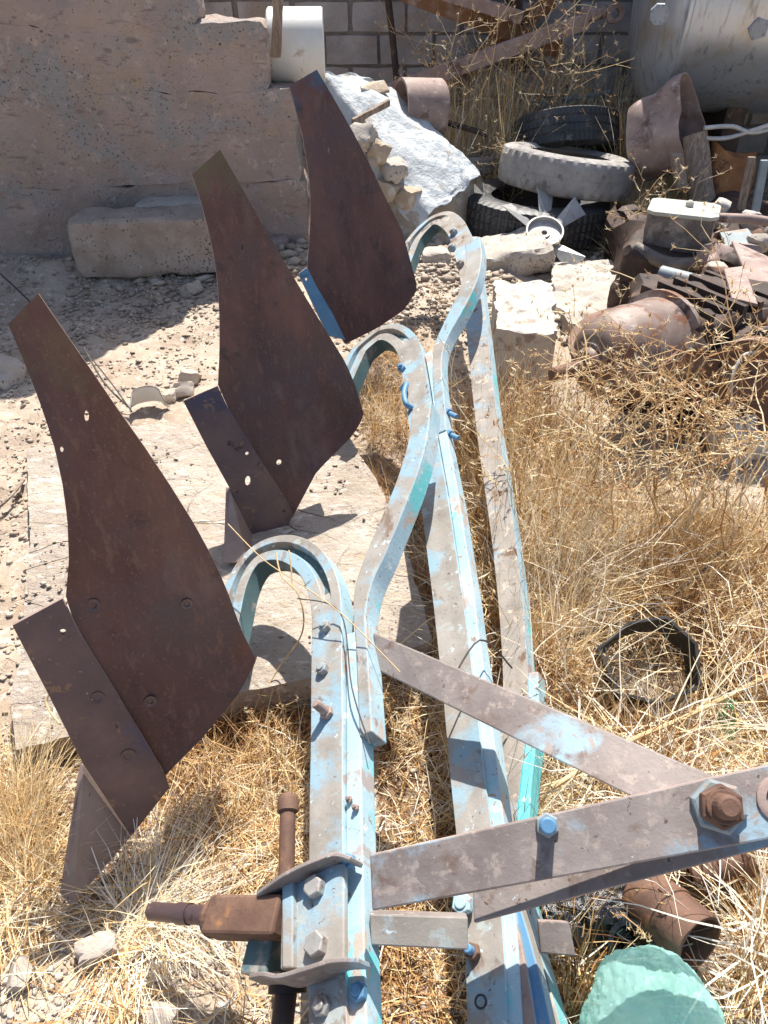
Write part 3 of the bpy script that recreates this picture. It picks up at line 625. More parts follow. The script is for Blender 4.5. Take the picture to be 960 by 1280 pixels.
# mouldboards, shares and points
def pin(x, y, poly):
    r = False; j = len(poly)-1
    for i in range(len(poly)):
        (xi, yi), (xj, yj) = poly[i], poly[j]
        if (yi > y) != (yj > y) and x < (xj-xi)*(y-yi)/(yj-yi)+xi: r = not r
        j = i
    return r
def bowat(bd, x, y):
    def xat(pl):
        for (x0, y0), (x1, y1) in zip(pl, pl[1:]):
            if (y0-y)*(y1-y) <= 0 and y0 != y1: return x0 + (x1-x0)*(y-y0)/(y1-y0)
        return pl[-1][0]
    a, b = xat(bd[0]), xat(bd[1]); s = (x-a)/max(1, b-a); t = (y-bd[0][0][1])/(bd[0][-1][1]-bd[0][0][1])
    return .030*math.sin(math.pi*min(1, max(0, t)))*math.sin(math.pi*s*.9+.15) - .001
def body(bd, planes, blue=False, share_pts=None, tip_pts=None, tip_z=0.0, bolts=(), holes=(), hook_holes=(), tail=None):
    q, n = planes
    mb = MB()
    L = [PP(x, y, q, n) for x, y in bd[0]]; Rr = [PP(x, y, q, n) for x, y in bd[1]]
    bow = lambda s, t: .030*math.sin(math.pi*min(1, max(0, t))) * math.sin(math.pi*s*.9+.15)
    loft_plate(mb, L, Rr, .009, n, 40, 14, bow, 0, 1)
    o = mb.build('mouldboard', [MT['tailblue'] if blue else MT['boardx'], MT['rustpink']], plough, smooth=True)
    if share_pts:
        mb = MB(); prism(mb, [PP(x, y, q + n*.014, n) for x, y in share_pts], n*-.012, 0, 1)
        sh_obj = mb.build('share', [MT['bluepaint'] if blue else MT['share'], MT['rustpink']], plough, bevel=.002)
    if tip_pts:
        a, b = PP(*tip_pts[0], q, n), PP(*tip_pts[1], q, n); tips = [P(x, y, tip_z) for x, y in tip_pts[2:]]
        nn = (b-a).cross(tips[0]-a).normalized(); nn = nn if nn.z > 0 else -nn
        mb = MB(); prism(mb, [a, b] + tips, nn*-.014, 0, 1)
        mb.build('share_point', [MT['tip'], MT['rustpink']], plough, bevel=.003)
    sh = None
    if share_pts: sh = sh_obj
    for (x, y, r) in bolts:
        mb = MB(); c = PP(x, y, q, n) + n*(-.012 if sh is None else .0145)
        host = sh if (sh and pin(x, y, share_pts)) else o
        if host is o: c = PP(x, y, q, n) - n*bowat(bd, x, y)
        lathe(mb, [(-.004, r), (.0015, r), (.0005, r*.55), (-.002, r*.45)], c, n, 16)
        mb.build('bolt', MT['share'], host, smooth=True)
    for (x, y, a, b, lit) in holes:
        host = sh if (sh and pin(x, y, share_pts)) else o
        c = PP(x, y, q, n); e1 = (PP(x, y-10, q, n) - PP(x, y, q, n)).normalized(); e2 = e1.cross(n)
        mb = MB(); prism(mb, [c + n*.06 + e1*math.cos(t*math.pi/8)*b + e2*math.sin(t*math.pi/8)*a for t in range(16)], n*-.16)
        cut = mb.build('cutter', MT['darkrust']); md = host.modifiers.new('hole', 'BOOLEAN'); md.operation = 'DIFFERENCE'; md.solver = 'EXACT'; md.object = cut
        bpy.context.view_layer.update()
        me = bpy.data.meshes.new_from_object(host.evaluated_get(bpy.context.evaluated_depsgraph_get())); bev = [m_ for m_ in host.modifiers]
        for m_ in bev: host.modifiers.remove(m_)
        host.data = me; bpy.data.objects.remove(cut)
    return o
# tail tones: olive sky sheen put into the colour, blue paint remnant on the last: mixed in by height above the ground
def board_mat(name, paint, z0, z1):
    m = MT['board'].copy(); m.name = name; nt = m.node_tree; b = nt.nodes['Principled BSDF']
    src = b.inputs['Base Color'].links[0].from_socket
    geo = nt.nodes.new('ShaderNodeTexCoord'); sp = nt.nodes.new('ShaderNodeSeparateXYZ'); nt.links.new(geo.outputs['Object'], sp.inputs[0])
    mr = nt.nodes.new('ShaderNodeMapRange'); mr.inputs[1].default_value = z0; mr.inputs[2].default_value = z1; mr.inputs[4].default_value = .42
    nt.links.new(sp.outputs['Z'], mr.inputs[0])
    ad = nt.nodes.new('ShaderNodeMath'); nt.links.new(mr.outputs[0], ad.inputs[0]); nt.links.new(noise_fac(nt, 9, 8, .65), ad.inputs[1])
    m2 = nt.nodes.new('ShaderNodeMapRange'); m2.inputs[1].default_value = .72; m2.inputs[2].default_value = 1.05; nt.links.new(ad.outputs[0], m2.inputs[0])
    nt.links.new(mixc(nt, m2.outputs[0], src, paint), b.inputs['Base Color']); return m
MT['boardx'] = board_mat('mouldboard_rust_olive_sheen', (.14, .115, .055), .80, 1.13)
MT['tailblue'] = board_mat('mouldboard_rust_blue', (.045, .13, .22), .95, 1.24)
VV = Vector((.228, 1.04, .045))
A0, B0, C0 = PD(105, 955, .90), PD(164, 1045, .85), PD(45, 368, 1.25)
NB = (B0-A0).cross(C0-A0).normalized(); NB = NB if NB.y < 0 else -NB
left1 = [(10, 405), (26, 442), (42, 482), (56, 522), (68, 560), (78, 606), (84, 650), (86, 700), (82, 748), (100, 800), (128, 850), (160, 915), (186, 955), (206, 969)]
right1 = [(48, 367), (80, 414), (112, 460), (146, 510), (180, 558), (212, 606), (242, 654), (264, 694), (284, 738), (302, 788), (321, 826), (300, 866), (256, 920), (206, 970)]
body((left1, right1), (A0, NB), share_pts=[(15, 782), (78, 748), (100, 793), (140, 858), (206, 968), (212, 985), (164, 1046), (104, 956), (60, 868)],
     tip_pts=[(104, 954), (166, 1044), (90, 1132), (79, 1118)], tip_z=.035,
     bolts=[(116, 760, .014), (122, 868, .014), (188, 880, .013), (160, 940, .016), (235, 760, .012)],
     holes=[(79, 786, .006, .006, True), (108, 522, .004, .011, True), (77, 563, .003, .006, False)])
q2 = A0 + VV
left2 = [(240, 218), (250, 248), (260, 284), (268, 320), (273, 360), (275, 400), (275, 440), (273, 482), (290, 520), (312, 560), (335, 600), (350, 628), (363, 645)]
right2 = [(275, 187), (300, 230), (330, 284), (360, 334), (390, 384), (412, 420), (432, 452), (444, 480), (456, 520), (442, 544), (420, 566), (396, 590), (366, 646)]
body((left2, right2), (q2, NB), share_pts=[(229, 501), (272, 482), (284, 508), (320, 566), (362, 630), (366, 645), (358, 660), (330, 680), (318, 678), (288, 612), (258, 558)],
     tip_pts=[(287, 608), (322, 678), (310, 702), (284, 702)], tip_z=.10,
     bolts=[(272, 508, .014)], holes=[(308, 566, .006, .006, True), (309, 600, .009, .016, False), (350, 579, .009, .009, False), (304, 308, .004, .010, True)])
q3 = A0 + VV*2
left3 = [(362, 107), (370, 136), (378, 168), (384, 200), (388, 232), (389, 270), (387, 305), (384, 336), (394, 358), (408, 385), (420, 408), (430, 428)]
right3 = [(396, 87), (418, 124), (440, 162), (460, 200), (476, 234), (490, 262), (504, 290), (513, 324), (523, 361), (505, 388), (472, 410), (432, 430)]
body((left3, right3), (q3, NB), blue=True, share_pts=[(373, 342), (384, 334), (396, 358), (416, 392), (432, 425), (410, 420)],
     holes=[(382, 349, .006, .006, True), (413, 186, .005, .012, True)])
# frogs: the castings behind each mouldboard that the beam feet bolt to
for q, px in ((A0, (255, 800)), (q2, (395, 490)), (q3, (478, 340))):
    c = PP(px[0], px[1], q, NB) - NB*.07; _, f1, f2 = frame_from(NB); mb = MB(); box(mb, c, f1*.07, f2*.05, NB*.03)
    mb.build('frog', MT['teal'], plough, bevel=.006)

# ================================================================== CONCRETE AND STONE
def ground_poly(pts, z): return [P(x, y, z) for x, y in pts]
def slab(name, pts, z0, z1, m, label, cat, amp=.006, seed=0, step=.03):
    """broken slab: a polygon filled on a fine grid, its top and rim roughened"""
    poly = ground_poly(pts, z1); bm = bmesh.new()
    vs = [bm.verts.new(p) for p in poly]; f = bm.faces.new(vs); f.normal_update()
    if f.normal.z < 0: f.normal_flip()
    bmesh.ops.triangulate(bm, faces=[f])
    for _ in range(6):
        es = [e for e in bm.edges if e.calc_length() > step]
        if not es: break
        bmesh.ops.subdivide_edges(bm, edges=es, cuts=1); bmesh.ops.triangulate(bm, faces=bm.faces)
    top = list(bm.faces); r = bmesh.ops.extrude_face_region(bm, geom=top)
    for v in [x for x in r['geom'] if isinstance(x, bmesh.types.BMVert)]: v.co.z = z0
    s = Vector((seed, seed, 0))
    for v in bm.verts:
        d = mnoise.noise_vector(v.co*7 + s)*amp + mnoise.noise_vector(v.co*25 + s)*amp*.7
        v.co += d
    bmesh.ops.recalc_face_normals(bm, faces=bm.faces)
    mb = MB(); bm.verts.index_update(); mb.add([v.co.copy() for v in bm.verts], [[v.index for v in f.verts] for f in bm.faces]); bm.free()
    return mb.build(name, MT[m], smooth=True, label=label, cat=cat)
slab('mud_slab', [(34, 562), (120, 535), (300, 524), (438, 548), (470, 600), (500, 668), (541, 798), (470, 828), (386, 846), (302, 866), (180, 905), (92, 918), (18, 938), (12, 870), (26, 820), (36, 668)], -.05, .075, 'slab',
     'wide cracked cream slab lying flat beneath the two nearer mouldboards', 'slab', .007)
slab('white_block', [(618, 350), (690, 352), (696, 402), (692, 418), (622, 412)], -.02, .25, 'chalk', 'bright white squared block with brown shaded front beside the last beam', 'block', .022, 3)
def rock(name, c, s, m, label, cat='stone', amp=.25, rot=0, seed=0, group=None, n=3):
    bm = bmesh.new(); bmesh.ops.create_icosphere(bm, subdivisions=n, radius=1); mb = MB()
    rm = Matrix.Rotation(rot, 3, 'Z') @ Matrix.Rotation(rot*.37, 3, 'X')
    vs = []
    for v in bm.verts:
        d = 1 + amp*mnoise.noise(v.co*1.3 + Vector((seed*3.3, seed, 0))) + amp*.4*mnoise.noise(v.co*3.7 + Vector((seed, 0, seed))) + amp*.15*mnoise.noise(v.co*9)
        q = v.co*d
        q = Vector([max(-.72, min(.72, a)) + .12*a for a in q])
        vs.append(c + rm @ Vector((q.x*s[0], q.y*s[1], q.z*s[2])))
    bm.verts.index_update(); mb.add(vs, [[v.index for v in f.verts] for f in bm.faces]); bm.free()
    return mb.build(name, MT[m], smooth=True, label=label, cat=cat, group=group)
# long lintel block by the wall
mb = MB(); a = P(205, 350, 0); c = P(182, 300, .17)
rough_box(mb, Vector((c.x+.13, 4.28, g(c.x, 4.3)+.145)), (WD*.44), WN*.14, Vector((0, 0, .155)), (40, 14, 14), .020, 5, seed=4)
mb.build('lintel_block', MT['aggregate'], smooth=True, label='long broken concrete lintel block lying at the foot of the plastered wall', cat='concrete block')
mb = MB(); rough_box(mb, P(214, 262, .34) + Vector((0, .02, 0)), WD*.20, WN*.09, Vector((0, 0, .055)), (12, 6, 6), .02, 7, seed=9)
mb.build('concrete_chunk', MT['concrete'], smooth=True, label='small grey concrete chunk resting on the back of the long lintel', cat='concrete block')
mb = MB(); c = P(632, 320, .09); rough_box(mb, c, Vector((.23, .03, .03)), Vector((-.03, .20, 0)), Vector((0, 0, .085)), (16, 14, 7), .03, 6, seed=12)
mb.build('concrete_chunk', MT['concrete'], smooth=True, label='flat grey rough concrete chunk below the fan and the tyres', cat='concrete block')
slab('limestone_slab', [(690, 330), (790, 325), (800, 372), (770, 400), (712, 402), (692, 378)], -.02, .09, 'concrete', 'pale rubbly flat slab between the white block and the gearbox', 'slab', .02, 8)
for i, (x, y, s, m, lb) in enumerate([
    (545, 342, .09, 'concrete', 'grey clod of broken concrete inside the curve of the last beam'),
    (512, 236, .14, 'concrete', 'grey concrete lump between the last mouldboard and the sheeting'),
    (500, 262, .12, 'rustpink', 'reddish stone just behind the last mouldboard tail edge'),
    (352, 268, .13, 'concrete', 'grey broken lump leaning on the end of the plastered wall'),
    (340, 300, .10, 'stone', 'rounded stone between the first lump and the far mouldboard'),
    (228, 488, .055, 'stone', 'small grey stone beside the white plastic shard'),
    (214, 494, .04, 'stone', 'smallest stone touching the white plastic shard'),
    (236, 468, .05, 'stone', 'flat pale stone above the white plastic shard'),
    (240, 365, .06, 'stone', 'pale stone in the shade under the long lintel block'),
    (10, 470, .10, 'concrete', 'shaded grey slabby stone at the left edge below the wall'),
    (122, 1188, .042, 'stone', 'pale weathered stone in the straw left of the wheel pin'),
    (28, 1225, .03, 'stone', 'pale stone in the straw at the lower left corner'),
    (205, 1272, .03, 'stone', 'half-buried stone at the bottom edge left of the front beam'),
    (478, 230, .16, 'foam', 'tan crumbly clod beneath the edge of the white sheeting'),
    (640, 430, .08, 'rustpink', 'brown stone under the shaded front of the white block'),
    (920, 560, .12, 'chalk', 'white stone behind the hanging grey wire at the right'),
    (580, 325, .05, 'stone', 'little stone at the outer side of the last beam'),
    (700, 340, .06, 'chalk', 'white lump right below the fan blade tip')]):
    p = P(x, y, s*.35); p.z = g(p.x, p.y) + s*.35
    rock('stone', p, (s*1.1, s*.85, s*.7), m, lb, rot=i*1.3, seed=i+1, amp=.5)

# ================================================================== FAR SCRAP
# galvanised tank
ta = PD(800, 60, 5.75); tank_c = Vector((1.78, 5.70, 1.31)); Rt = .66
root = thing('steel_tank', 'large galvanised steel tank lying on its side with polygonal patches', 'tank', (2.6, 5.75, 0))
mb = MB(); tax = Vector((1, -.10, 0)).normalized()
lathe(mb, [(-.16, .02), (-.155, .2), (-.13, .38), (-.08, .54), (-.02, .63), (.0, .655), (.01, .672), (.03, .672), (.04, .66), (1.4, .66), (2.8, .66), (2.85, .5), (2.9, .1)], tank_c, tax, 64, 0)
mb.build('shell', MT['galv'], root, smooth=True)
for s in (.5, 2.2):
    mb = MB(); box(mb, tank_c + tax*s + Vector((0, .1, -.98)), Vector((.07, 0, 0)), Vector((0, .4, 0)), Vector((0, 0, .42))); mb.build('cradle', MT['darkrust'], root, bevel=.01)
def patch(px, py, r, n=8):
    d = ray(px, py).normalized(); best = None
    for k in range(4000):      # walk the sight line until it meets the shell
        p = EYE + d*(4 + k*.001); rel = p - tank_c; rad = (rel - tax*rel.dot(tax)).length
        if rad <= Rt: best = p; break
    if not best: return
    rel = best - tank_c; nn = (rel - tax*rel.dot(tax)).normalized(); e = nn.cross(tax)
    mb = MB(); prism(mb, [best + nn*.010 + (tax*math.cos(2*math.pi*(k+.5)/n) + e*math.sin(2*math.pi*(k+.5)/n))*r for k in range(n)], nn*-.03)
    for k in range(n): lathe(mb, [(0, .008), (.005, .006)], best + nn*.010 + (tax*math.cos(2*math.pi*(k+.5)/n) + e*math.sin(2*math.pi*(k+.5)/n))*r*.75, nn, 8)
    mb.build('patch', MT['galv2'], root, bevel=.002)
MT['galv2'] = mat('patch_metal', [(.3, (.22, .25, .30)), (.7, (.32, .36, .42))], 8, rough=.5, metal=.5, bump=.2, bscale=30)
patch(824, 18, .055); patch(948, 36, .06, 5)

# tyres
def tyre(name, c, axis, Ro, Ri, wd, m, label, lugs=40, lug=.012, group=None, ribs=False, worn=False):
    ax_, a, b = frame_from(Vector(axis), Vector((1, .2, 0))); n = lugs*4; mb = MB(); h = wd/2
    prof = [(-h*.80, Ri, 0), (-h*.98, Ri+.05, 0), (-h*1.0, (Ri+Ro)/2, 0), (-h*.93, Ro-.035, 0), (-h*.84, Ro-.006, 1), (-h*.5, Ro, 1), (-h*.46, Ro-.008*ribs, 2), (-h*.40, Ro-.008*ribs, 2), (-h*.36, Ro, 1), (-h*.05, Ro+.002, 1),
            (-h*.03, Ro-.008*ribs, 2), (h*.03, Ro-.008*ribs, 2), (h*.05, Ro+.002, 1), (h*.36, Ro, 1), (h*.40, Ro-.008*ribs, 2), (h*.46, Ro-.008*ribs, 2), (h*.5, Ro, 1), (h*.84, Ro-.006, 1), (h*.93, Ro-.035, 0), (h*1.0, (Ri+Ro)/2, 0), (h*.98, Ri+.05, 0), (h*.80, Ri, 0),
            (h*.7, Ri+.02, 0), (h*.72, Ro-.06, 0), (0, Ro-.035, 0), (-h*.72, Ro-.06, 0), (-h*.7, Ri+.02, 0)]
    vs = []
    for (hh, r, fl) in prof:
        for k in range(n):
            th = 2*math.pi*k/n; rr = r*(1 + .008*math.sin(2*th+1) + .004*math.sin(5*th))
            if fl == 1 and k % 4 in (0, 1) and (not worn or abs(hh) > h*.8): rr -= lug
            vs.append(c + ax_*hh + a*math.cos(th)*rr + b*math.sin(th)*rr)
    mm = len(prof); fs = [(j*n+k, j*n+(k+1) % n, ((j+1) % mm)*n+(k+1) % n, ((j+1) % mm)*n+k) for j in range(mm) for k in range(n)]
    mb.add(vs, fs); return mb.build(name, MT[m], smooth=True, label=label, cat='tyre', group=group)
T1 = Vector((.99, 5.08, .15)); T2 = Vector((1.19, 5.17, .385))
tyre('tyre', T1, (.05, .02, 1), .485, .29, .24, 'rubber', 'black ridged tyre at the bottom of the stack behind the fan', 64, .010)
tyre('tyre', T2, (.12, .10, 1), .435, .27, .235, 'rubber_grey', 'dusty pale grey tyre lying on top of the black one', 36, .014, worn=True)
tyre('tyre', Vector((1.27, 5.72, .48)), (-.05, .45, 1), .37, .22, .24, 'rubber', 'dark tyre with ribbed tread propped behind the pale grey tyre', 70, .006, ribs=True)
tyre('tyre', Vector((.60, 5.75, .30)), (-.05, .12, 1), .22, .15, .13, 'rubber_grey', 'small dusty worn tyre ring under the dry bush', 30, .006)

# cooling fan
root = thing('cooling_fan', 'pale cast cooling fan with five blades leaning on the black tyre', 'fan', P(680, 335, 0))
fn = Vector((-.02, -.50, .86)).normalized(); fc = PD(680, 293, 4.52); mb = MB()
lathe(mb, [(-.05, .085), (-.01, .10), (.02, .112), (.035, .112), (.035, .102), (.012, .098), (.008, .035), (.016, .034), (.016, .018), (-.02, .018)], fc, fn, 36, 0, cap=False)
mb.build('hub', MT['alu'], root, smooth=True)
_, e1, e2 = frame_from(fn, Vector((0, 1, 0)))
for k, ang in enumerate((-42, 8, 52, 148, 218)):
    th = R(ang); d = e1*math.cos(th) + e2*math.sin(th) ; d = (e1*math.cos(th) - (e1.cross(fn))*-math.sin(th)).normalized(); s = fn.cross(d)
    mb = MB(); tw = fn*.055
    pts = [fc + d*.095 - s*.030, fc + d*.095 + s*.030, fc + d*.30 + s*.064 + tw, fc + d*.31 - s*.042 - tw*.2]
    prism(mb, pts, fn*-.004); mb.build('blade', MT['alu'], root, bevel=.001)

# white sheeting over a rubble heap
mb = MB(); c4 = [PD(392, 84, 5.05), PD(505, 118, 5.45), PD(608, 214, 5.0), PD(528, 282, 4.55)]
nu, nv = 46, 60; vs = []
for j in range(nv+1):
    for i in range(nu+1):
        s, t = i/nu, j/nv
        p = c4[0].lerp(c4[1], s).lerp(c4[3].lerp(c4[2], s), t)
        p = p + Vector((0, 0, 1))*(.03*math.sin(math.pi*s) - .10*max(0, s-.86)*5*0 + .035*mnoise.noise(p*4) + .018*mnoise.noise(Vector((p.x*14+p.z*8, p.y*9, p.z*5))) + .006*mnoise.noise(p*34))
        e = (min(s, 1-s) < .02) + (min(t, 1-t) < .02)
        if e: p += mnoise.noise_vector(p*9)*.03
        if s > .93: p.z -= (s-.93)*1.6
        if s < .10: p.z -= (.10-s)*1.0
        vs.append(p)
fs = [(j*(nu+1)+i, j*(nu+1)+i+1, (j+1)*(nu+1)+i+1, (j+1)*(nu+1)+i) for j in range(nv) for i in range(nu)]
k = len(vs); vs += [v - Vector((0, 0, .006)) for v in vs]; fs += [tuple(a+k for a in f)[::-1] for f in fs]
mb.add(vs, fs); mb.build('plastic_sheet', MT['sheet'], smooth=True, label='crumpled white plastic sheeting draped over a heap of rubble', cat='plastic sheet')
mb = MB(); cc = (c4[0]+c4[1]+c4[2]+c4[3])/4
hp = [Vector((p.x, p.y, 0)) for p in c4]; n_ = 14; vs = []
for j in range(n_+1):
    for i in range(n_+1):
        s, t = i/n_, j/n_; p = c4[0].lerp(c4[1], s).lerp(c4[3].lerp(c4[2], s), t)
        q = cc + (p-cc)*1.02; q.z = (p.z - .07) if 0 < i < n_ and 0 < j < n_ else -.1
        vs.append(q + mnoise.noise_vector(q*6)*.05)
mb.add(vs, [(j*(n_+1)+i, j*(n_+1)+i+1, (j+1)*(n_+1)+i+1, (j+1)*(n_+1)+i) for j in range(n_) for i in range(n_)])
mb.build('rubble_heap', MT['foam'], smooth=True, label='tan heap of rubble and clods under the white sheeting', cat='rubble heap')
for px, lb_ in zip(((470, 190), (492, 214), (452, 172), (510, 246), (485, 236), (440, 190)), ('middle tan clod on the left edge of the white sheeting', 'tan clod just above the lowest one along the sheeting edge', 'uppermost clod, below the splintered stick on the sheeting', 'lowest clod where the sheeting edge meets the last beam curve', 'grey clod tucked behind the last mouldboard edge, low down', 'clod half hidden by the last mouldboard edge, highest of the hidden ones')):
    p = PD(px[0], px[1], 4.7); rock('stone', p, (.09, .08, .07), 'foam' if px[0] % 4 else 'concrete', lb_, rot=px[0], seed=px[1], amp=.5, group='clods along the sheeting edge')
mb = MB(); a, b = PD(440, 160, 4.9), PD(488, 134, 4.95); u = (b-a)*.5; s = u.cross(Vector((0, 0, 1))).normalized()
rough_box(mb, (a+b)/2 + Vector((0, 0, .03)), u, s*.02, Vector((0, 0, .018)), (10, 3, 3), .006, 9); mb.build('broken_stick', MT['wood'], smooth=True, label='short splintered brown stick lying on the white sheeting', cat='stick')
mb = MB(); prism(mb, [PD(448, 104, 5.2), PD(480, 100, 5.3), PD(487, 112, 5.25), PD(470, 117, 5.15), PD(452, 110, 5.1)], Vector((0, 0, -.015)))
mb.build('cardboard_scrap', MT['foam'], label='flat tan scrap of board at the top of the sheeting', cat='board scrap')

# short pipe end
mb = MB(); pc = PD(500, 135, 5.35); pax = Vector((.95, .30, -.06)).normalized()
lathe(mb, [(0, .165), (.0, .155), (.28, .155), (.28, .165), (.27, .172), (.0, .172)], pc, pax, 40, 0, closed=True)
mb.build('pipe_section', MT['rustpink'], smooth=True, label='short wide rusty pink pipe section behind the white sheeting', cat='pipe')
# white tin on the wall ledge, with a post
mb = MB(); tc = WA + WD*(LW-.13) + WN*.20; tc = PD(372, 58, 4.98)
lathe(mb, [(-.16, .0), (-.16, .18), (-.15, .19), (.14, .19), (.15, .185), (.15, .0)], tc, Vector((1, .05, 0)), 40, 0, cap=False)
mb.build('tin_drum', MT['whitetin'], smooth=True, label='white tin drum lying on the lower ledge of the plastered wall', cat='drum')
mb = MB(); a, b = PD(350, -60, 4.70), PD(345, 72, 4.74); u = (b-a)*.5; rough_box(mb, (a+b)/2, u, Vector((.028, 0, 0)), Vector((0, .02, 0)), (12, 3, 3), .005, 8)
mb.build('wooden_post', MT['wood'], smooth=True, label='short wooden post standing in front of the white tin drum', cat='post')
# dark pole, timbers, rusty drawbar with an eye
mb = MB(); tube(mb, [PD(478, -60, 6.3), PD(490, 40, 6.25), PD(498, 120, 6.2)], .025, 10); mb.build('iron_pole', MT['darkrust'], smooth=True, label='thin dark iron pole leaning against the block wall', cat='pole')
root = thing('drawbar', 'long rusty steel drawbar with an eye propped across the scrap', 'drawbar', PD(600, 140, 5.9))
a, b = PD(470, 112, 5.75), PD(732, 18, 6.05); u = (b-a)*.5; s = Vector((0, 1, 0)) - u.normalized()*u.normalized().y; up2 = u.normalized().cross(s).normalized(); up2 = up2 if up2.z > 0 else -up2
mb = MB(); box(mb, (a+b)/2, u, s.normalized()*.045, up2*.006); box(mb, (a+b)/2 + s.normalized()*-.042 - up2*.045, u, s.normalized()*.005, up2*.04); mb.build('channel', MT['rustpink'], root, bevel=.002)
mb = MB(); e = PD(768, 17, 6.08); tube(mb, [b - u*.02, PD(755, 17, 6.08)], lambda t: .05-.02*t, 12)
lathe(mb, [(-.02, .03), (-.02, .06), (.02, .06), (.02, .03)], e, Vector((.1, -1, .1)), 28, 0, closed=True); mb.build('eye', MT['rustpink'], root, smooth=True)
for (x0, y0, x1, y1, D, wd, m, lb) in ((500, -12, 700, 62, 6.15, .055, 'timber', 'dark brown timber beam slanting down at the top of the block wall'),
                                       (555, -8, 652, 22, 6.0, .04, 'rustpink', 'pale squared bar lying over the brown timber beam'),
                                       (640, -25, 648, 90, 6.25, .05, 'darkrust', 'dark upright iron post behind the tall dry bush'),
                                       (690, 0, 560, 100, 6.3, .05, 'timber', 'brown timber beam leaning the other way behind the drawbar')):
    a, b = PD(x0, y0, D), PD(x1, y1, D+.1); u = (b-a)*.5; s = Vector((0, 1, 0)); mb = MB(); box(mb, (a+b)/2, u, s*wd, u.normalized().cross(s)*wd); mb.build('beam_scrap', MT[m], bevel=.004, label=lb, cat='beam')
mb = MB(); box(mb, PD(425, 52, 6.45) - Vector((0, .0, .0)), Vector((.06, 0, 0)), Vector((0, .02, 0)), Vector((0, 0, .02)))
rr = random.Random(5)
for i, (x, y, D) in enumerate(((575, 158, 5.6), (640, 140, 6.0), (700, 135, 6.2), (545, 130, 6.1), (780, 130, 6.0), (735, 120, 6.15))):
    p = PD(x, y, D); mb = MB(); a = p + Vector((rr.uniform(-.25, -.15), rr.uniform(-.1, .1), rr.uniform(-.03, .06))); b = p*2 - a
    box(mb, p, (b-a)*.5, Vector((0, .05, 0)), Vector((0, 0, .012))); mb.build('metal_strip', MT[['darkrust', 'wood', 'greypaint'][i % 3]], bevel=.002, label=['dark strip behind the small worn tyre ring', 'wooden strip under the tallest dry bush', 'grey strip behind the ribbed tyre under the bushes', 'dark strip beside the wide pink pipe section', 'wooden strip between the bushes and the tank', 'grey strip at the foot of the block wall under the middle dry bush'][i], cat='strip', group='strips of scrap by the block wall')

# crushed barrel
mb = MB(); c0, c1 = PD(800, 182, 5.10), PD(866, 158, 4.90)
axb = (c1-c0).normalized(); nn = 48; vs = []; secs = 12
_, ba, bb = frame_from(axb, Vector((0, 0, 1)))
for j in range(secs+1):
    t = j/secs; c = c0.lerp(c1, t*1.02 - .02)
    for k in range(nn):
        th = 2*math.pi*k/nn; r = .205 + .03*t
        r *= 1 + .20*math.cos(th*3 + .3)*(.35+.65*t)*(1 if math.cos(th) > -.2 else .4) + .10*mnoise.noise(Vector((math.cos(th)*2, math.sin(th)*2, t*3)))
        vs.append(c + ba*math.cos(th)*r*1.06 + bb*math.sin(th)*r*.82)
fs = [(j*nn+k, j*nn+(k+1) % nn, (j+1)*nn+(k+1) % nn, (j+1)*nn+k) for j in range(secs) for k in range(nn)] + [tuple(range(nn))]
k0 = len(vs); cen = c0.lerp(c1, .5)
ins = []
for j in range(secs+1):
    t = j/secs; c = c0.lerp(c1, t*1.02 - .02)
    for k in range(nn): v = vs[j*nn+k]; ins.append(v + (c - v).normalized()*.008)
vs2 = vs + ins; fs += [(k0+j*nn+k, k0+(j+1)*nn+k, k0+(j+1)*nn+(k+1) % nn, k0+j*nn+(k+1) % nn) for j in range(secs) for k in range(nn)]
fs += [(secs*nn+k, secs*nn+(k+1) % nn, k0+secs*nn+(k+1) % nn, k0+secs*nn+k) for k in range(nn)]
mb.add(vs2, fs); mb.build('crushed_barrel', MT['rustpink'], smooth=True, label='crushed rusty barrel with its dented open mouth facing right', cat='barrel')
# split log and stakes
mb = MB(); a, b = PD(868, 168, 4.75), PD(880, 262, 4.6); tube(mb, [a, a.lerp(b, .3), a.lerp(b, .7), b], lambda t: .07+.012*math.sin(9*t), 14); lo = mb.build('log', MT['wood'], smooth=True, label='upright weathered log with split bark beside the crushed barrel', cat='log')
for (x0, y0, x1, y1, D, rr_, m, lb) in ((845, 192, 852, 235, 4.6, .035, 'wood', 'short grey post stub left of the weathered log'),
        (940, 196, 926, 262, 4.3, .02, 'wood', 'narrow wooden stake leaning in front of the orange rusted sheet'),
        (956, 200, 944, 266, 4.2, .02, 'greypaint', 'grey metal stake beside the wooden one at the right edge')):
    a, b = PD(x0, y0, D), PD(x1, y1, D-.05); mb = MB(); box(mb, (a+b)/2, (b-a)*.5, Vector((rr_, 0, 0)), Vector((0, rr_*.6, 0))); mb.build('stake', MT[m], bevel=.004, label=lb, cat='stake')
for pts, lb in (([(880, 160), (915, 158), (940, 166), (975, 158)], 'upper pale hose running over the log to the right edge'), ([(872, 172), (905, 173), (935, 165), (980, 150)], 'lower pale hose crossing beneath the upper one')):
    mb = MB(); tube(mb, catmull([PD(x, y, 4.7) for x, y in pts], 6), .012, 10); mb.build('hose', MT['wire'], smooth=True, label=lb, cat='hose')
